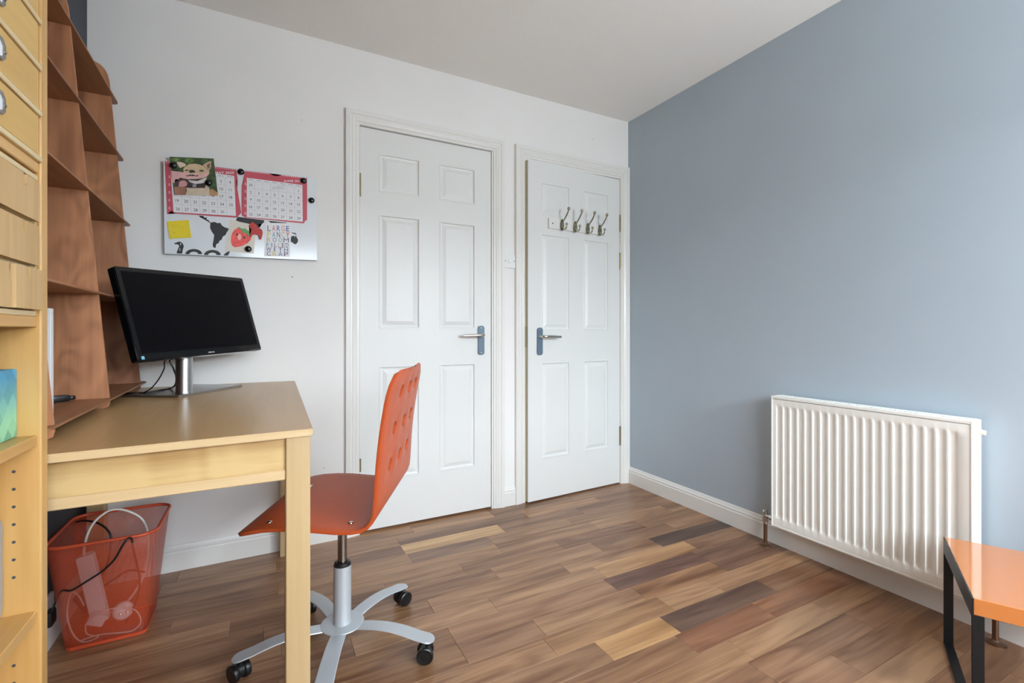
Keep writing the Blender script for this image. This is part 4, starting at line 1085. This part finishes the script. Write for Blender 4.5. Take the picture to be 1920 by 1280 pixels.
for yy in (300, 385, 470, 555, 640): flat('week_number', [Q((152, yy - 12), (170, yy - 10), (170, yy - 5), (152, yy - 7)), Q((152, yy + 3), (172, yy + 5), (172, yy + 11), (152, yy + 9))], YP - .0022, M_paper, c_may)
pz = w4(1300, 800)
c_jun, fj = calendar('calendar', 'June 2025 page of a red wall calendar on the right half of the notice board',
    [(985, 232), (1255, 262), (1282, 282), (1330, 292), (1368, 286), (1380, 278), (1663, 314), (1663, 770), (1640, 782), (1628, 808), (985, 742), (950, 722), (952, 700), (948, 600), (950, 400), (965, 345)],
    [(1005, 310), (1612, 390), (1615, 790), (1005, 738)], 'JUNE 2025', (1512, 349, 205, 27), june, ((992, 238, 1250, 268, 17), (1388, 286, 1640, 318, 13)), base=(w4(1300, 0).x, YP, pz.z))
for yy in (378, 460, 538, 616, 698): flat('week_number', [Q((980, yy - 12), (998, yy - 10), (998, yy - 5), (980, yy - 7)), Q((980, yy + 3), (1000, yy + 5), (1000, yy + 11), (980, yy + 9))], YP - .0022, M_paper, c_jun)
# small grid of pencilled lines in the empty June days
tag(flat('pencil_scribble', [Q((1282, 408 + i * 7), (1415, 398 + i * 9), (1415, 400 + i * 9), (1282, 410 + i * 7)) for i in range(5)], YP - .0024, M_line, c_jun), kind='stuff')

# snapshot of a small dog
ph_q = [(165, 83), (645, 103), (692, 505), (215, 500)]
ph = thing('photo', 'colour photo of a cream dog with a painted moustache held over the May page', 'photo', tuple(w4(450, 505)))
fp = quadmap(*ph_q); YQ = YP - .0045
flat('print', [Q(*ph_q)], YQ, mat('dark_foliage_print', (58, 78, 44), .45, var=.8, vscale=70), ph, .0006)
def crop(x, y): return (290 + 10 + 0, 0)
def w5(x, y): return at(300 + x / 10.669, 285 + y / 10.669, YQ)      # the closer view of the print
def pp(name, pts, lvl, rgb, var=0.0, vs=40): return flat(name, [[w5(*p) for p in pts]], YQ - .0003 * lvl, mat('print_' + name, rgb, .5, var=var, vscale=vs), ph)
pp('dog_body', [(520, 700), (900, 640), (990, 720), (990, 870), (500, 862), (520, 830)], 1, (206, 188, 164), .12)
pp('brown_cuff', [(285, 690), (520, 700), (540, 780), (500, 862), (292, 858)], 1, (150, 104, 84), .15)
pp('bent_arm', [(1000, 740), (1060, 740), (1160, 820), (1162, 872), (990, 870)], 1, (178, 138, 96), .2)
pp('dog_head', [(470, 330), (520, 280), (580, 240), (700, 232), (800, 250), (880, 290), (930, 340), (985, 380), (985, 430), (950, 480), (880, 520), (700, 540), (560, 510), (470, 440)], 2, (208, 182, 146), .14)
pp('dog_ear', [(330, 190), (400, 195), (470, 215), (525, 245), (500, 290), (450, 300), (400, 320), (360, 260)], 2, (222, 200, 178), .1)
pp('dog_ear', [(850, 265), (920, 220), (1000, 180), (1022, 190), (1020, 300), (985, 375), (930, 330), (890, 290)], 2, (196, 168, 140), .12)
pp('inner_ear', [(935, 260), (1000, 215), (1000, 300), (960, 340)], 3, (120, 88, 76))
pp('dark_throat', [(300, 540), (420, 530), (560, 560), (900, 540), (930, 600), (900, 720), (560, 720), (480, 690), (300, 690)], 1.5, (70, 46, 46), .2)
pp('pale_bib', [(560, 560), (640, 570), (750, 580), (940, 505), (920, 570), (880, 620), (700, 640), (600, 600)], 2.5, (214, 208, 208), .1)
pp('collar', [(545, 640), (640, 660), (760, 640), (890, 630), (890, 700), (740, 705), (550, 700)], 3, (44, 34, 34))
pp('buckle', [(650, 650), (725, 645), (730, 700), (655, 705)], 4, (150, 150, 154))
pp('hand', [(220, 375), (400, 395), (480, 415), (600, 440), (760, 430), (860, 440), (960, 400), (940, 490), (800, 520), (700, 540), (560, 545), (480, 530), (400, 510), (380, 540), (300, 545), (290, 620), (260, 620)], 3, (226, 176, 176), .1)
pp('fist', [(385, 600), (430, 570), (500, 570), (545, 610), (540, 670), (480, 695), (370, 690)], 3, (204, 150, 150), .1)
pp('moustache', [(515, 462), (530, 455), (545, 475), (570, 465), (590, 450), (620, 458), (650, 450), (690, 460), (725, 475), (750, 458), (768, 468), (760, 488), (725, 488), (690, 480), (655, 482), (620, 478), (585, 480), (540, 490)], 4, (34, 26, 26))
pp('nose', [(575, 380), (600, 362), (660, 358), (700, 380), (715, 410), (680, 412), (640, 418), (600, 415)], 4, (48, 36, 38))
pp('eye', [(485, 370), (530, 352), (575, 358), (560, 375), (510, 382)], 4, (52, 40, 36))
pp('eye', [(775, 375), (830, 358), (895, 375), (850, 392), (800, 390)], 4, (52, 40, 36))
pp('leaf_patch', [(230, 130), (330, 110), (400, 150), (330, 180), (260, 200)], 1, (112, 136, 66), .5, 90)
pp('leaf_patch', [(520, 130), (620, 120), (700, 170), (640, 210), (560, 220), (500, 190)], 1, (96, 122, 60), .5, 90)
pp('leaf_patch', [(820, 150), (920, 145), (960, 175), (880, 200)], 1, (70, 94, 50), .5, 90)

sn = thing('sticky_note', 'yellow sticky note with faint handwriting at the left of the notice board', 'note', tuple(w4(280, 975)))
flat('pad', [Q((137, 787), (372, 771), (402, 962), (167, 975))], YP - .0035, M_yellow, sn, .0030)
M_pencil = mat('faint_pencil', (178, 160, 48), .6)
tag(flat('handwriting', [Q((x, y), (x + w_, y - 2), (x + w_, y + 2), (x, y + 3)) for x, y, w_ in ((175, 825, 8), (190, 822, 12), (208, 828, 10), (226, 824, 9), (240, 830, 16), (190, 850, 20), (218, 846, 14), (250, 852, 12), (270, 846, 22), (296, 852, 18), (200, 905, 24), (214, 912, 12))], YP - .0038, M_pencil, sn), kind='stuff')

sb = thing('strawberry_card', 'cream card with a painted smiling strawberry on the notice board', 'card', tuple(w4(930, 1130)))
flat('card', [Q((824, 768), (1030, 812), (1110, 850), (1080, 1138), (765, 1106))], YP - .0012, mat('cream_card', (222, 216, 204), .6), sb, .0008)
flat('strawberry', [Q((870, 880), (905, 855), (960, 872), (1020, 905), (1056, 940), (1050, 985), (1010, 1025), (950, 1055), (880, 1070), (845, 1050), (832, 1010), (835, 950), (848, 910))], YP - .0016, mat('watercolour_red', (232, 92, 88), .6, var=.25, vscale=60), sb)
flat('leafy_top', [Q((905, 845), (925, 850), (955, 865), (990, 862), (1010, 880), (1040, 900), (1050, 940), (1030, 950), (1010, 925), (985, 912), (940, 905), (965, 890), (925, 868))], YP - .0019, mat('watercolour_green', (98, 160, 96), .6), sb)
for x, y in ((900, 930), (980, 963)): flat('painted_eye', [circ(x, y, 10, 13, 12)], YP - .0019, M_ink, sb)
flat('pale_wash', [circ(925, 955, 22, 34, 12)], YP - .0017, mat('watercolour_pink', (244, 186, 176), .6), sb)

hm = flat('horse_magnet', [Q((1028, 832), (1050, 805), (1068, 793), (1085, 806), (1100, 815), (1118, 832), (1122, 858), (1150, 864), (1172, 880), (1180, 912), (1175, 940), (1163, 985), (1142, 982), (1146, 950), (1132, 940), (1092, 928), (1066, 935), (1056, 960), (1038, 952), (1048, 905), (1055, 880), (1045, 862), (1035, 852))], YP - .0050, mat('red_painted_wood', (176, 44, 38), .45), None, .003)
tag(hm, 'flat red wooden horse magnet beside the strawberry card', 'magnet')

lc_ = thing('lettering_card', 'white card with hand-drawn coloured capital letters at the right of the notice board', 'card', tuple(w4(1340, 1165)))
flat('card', [Q((1212, 800), (1484, 806), (1474, 1168), (1196, 1160))], YP - .0011, M_paper, lc_, .0006)
pal = [(70, 70, 90), (206, 84, 96), (52, 84, 150), (216, 108, 92), (40, 96, 168), (214, 200, 96), (70, 160, 170), (74, 74, 110), (190, 176, 150), (196, 52, 56), (214, 170, 120), (92, 110, 160), (100, 166, 146), (84, 80, 120)]
pm_ = [mat('letter_ink_%d' % i, c, .6) for i, c in enumerate(pal)]
words_ = [('LARGE', 862, 62, (0, 1, 2, 3, 4)), ('FANCY', 930, 64, (5, 6, 7, 8, 9)), ('ROOM', 988, 48, (10, 11, 12, 13)), ('FILLED', 1044, 48, (6, 13, 11, 10, 13, 7)), ('WITH', 1092, 46, (13, 13, 7, 11)), ('CRAP', 1140, 48, (7, 5, 11, 13))]
bm = B()
for wi, (wd_, y, h_, cs) in enumerate(words_):
    n_ = len(wd_); x0, x1 = (1222, 1478) if wi < 2 else (1214, 1466)
    for i, chh in enumerate(wd_):
        cw = (x1 - x0) / n_; x = x0 + cw * (i + .5)
        ww = {'I': .16, 'M': .9, 'W': .9}.get(chh, .68) * cw
        put_text(bm, chh, lambda u, v: w4(u, v), x, y + (x - 1340) * .03, ww, h_ * .95, YP - .0015, cs[i])
tag(obj('lettering', bm, pm_, lc_, world=True), 'coloured capitals reading LARGE FANCY ROOM FILLED WITH CRAP', kind='stuff')

# black dome magnets
mg0 = None
for (x, y, lift, lb) in ((207, 180, .0045, 'black round magnet on the top left corner of the dog photo'), (590, 370, .0045, 'black round magnet at the right edge of the dog photo'), (942, 248, .002, 'black round magnet at the top between the two calendar pages'),
                     (1625, 345, .002, 'black round magnet on the top right corner of the June page'), (1710, 558, .0004, 'black round magnet alone on the bare right end of the notice board'), (1022, 1088, .0014, 'black round magnet at the bottom of the strawberry card')):
    p = w4(x, y); p.y = YP - lift
    if mg0 is None:
        bm = B(); lathe(bm, [(.0128, 0), (.0135, .004), (.0128, .0075), (.0105, .0105), (.006, .0125), (0, .013)], n=24, axis=(0, -1, 0)); mg = mg0 = obj('round_magnet', bm, M_blackgloss, None, smooth=60); mg['category'] = 'magnet'; mg['group'] = 'black round magnets on the notice board'
    else: mg = mg0.copy(); COL.objects.link(mg)
    mg.location = p; mg['label'] = lb

# maker's lettering on the monitor bezel
bm = B(); V, Fc, (x0, x1, y0, y1) = TM['SAMSUNG']; s = .0265 / (x1 - x0)
vs = [bm.verts.new(PM @ Vector(((a - (x0 + x1) / 2) * s + .012, (b - (y0 + y1) / 2) * s * 1.1 - H2 + .0085, .0008))) for a, b in V]
for f in Fc:
    try: bm.faces.new([vs[i] for i in f])
    except Exception: pass
tag(obj('bezel_lettering', bm, mat('silver_print', (225, 225, 225), .4), mn, world=True), 'small silver capitals on the lower bezel', kind='stuff')
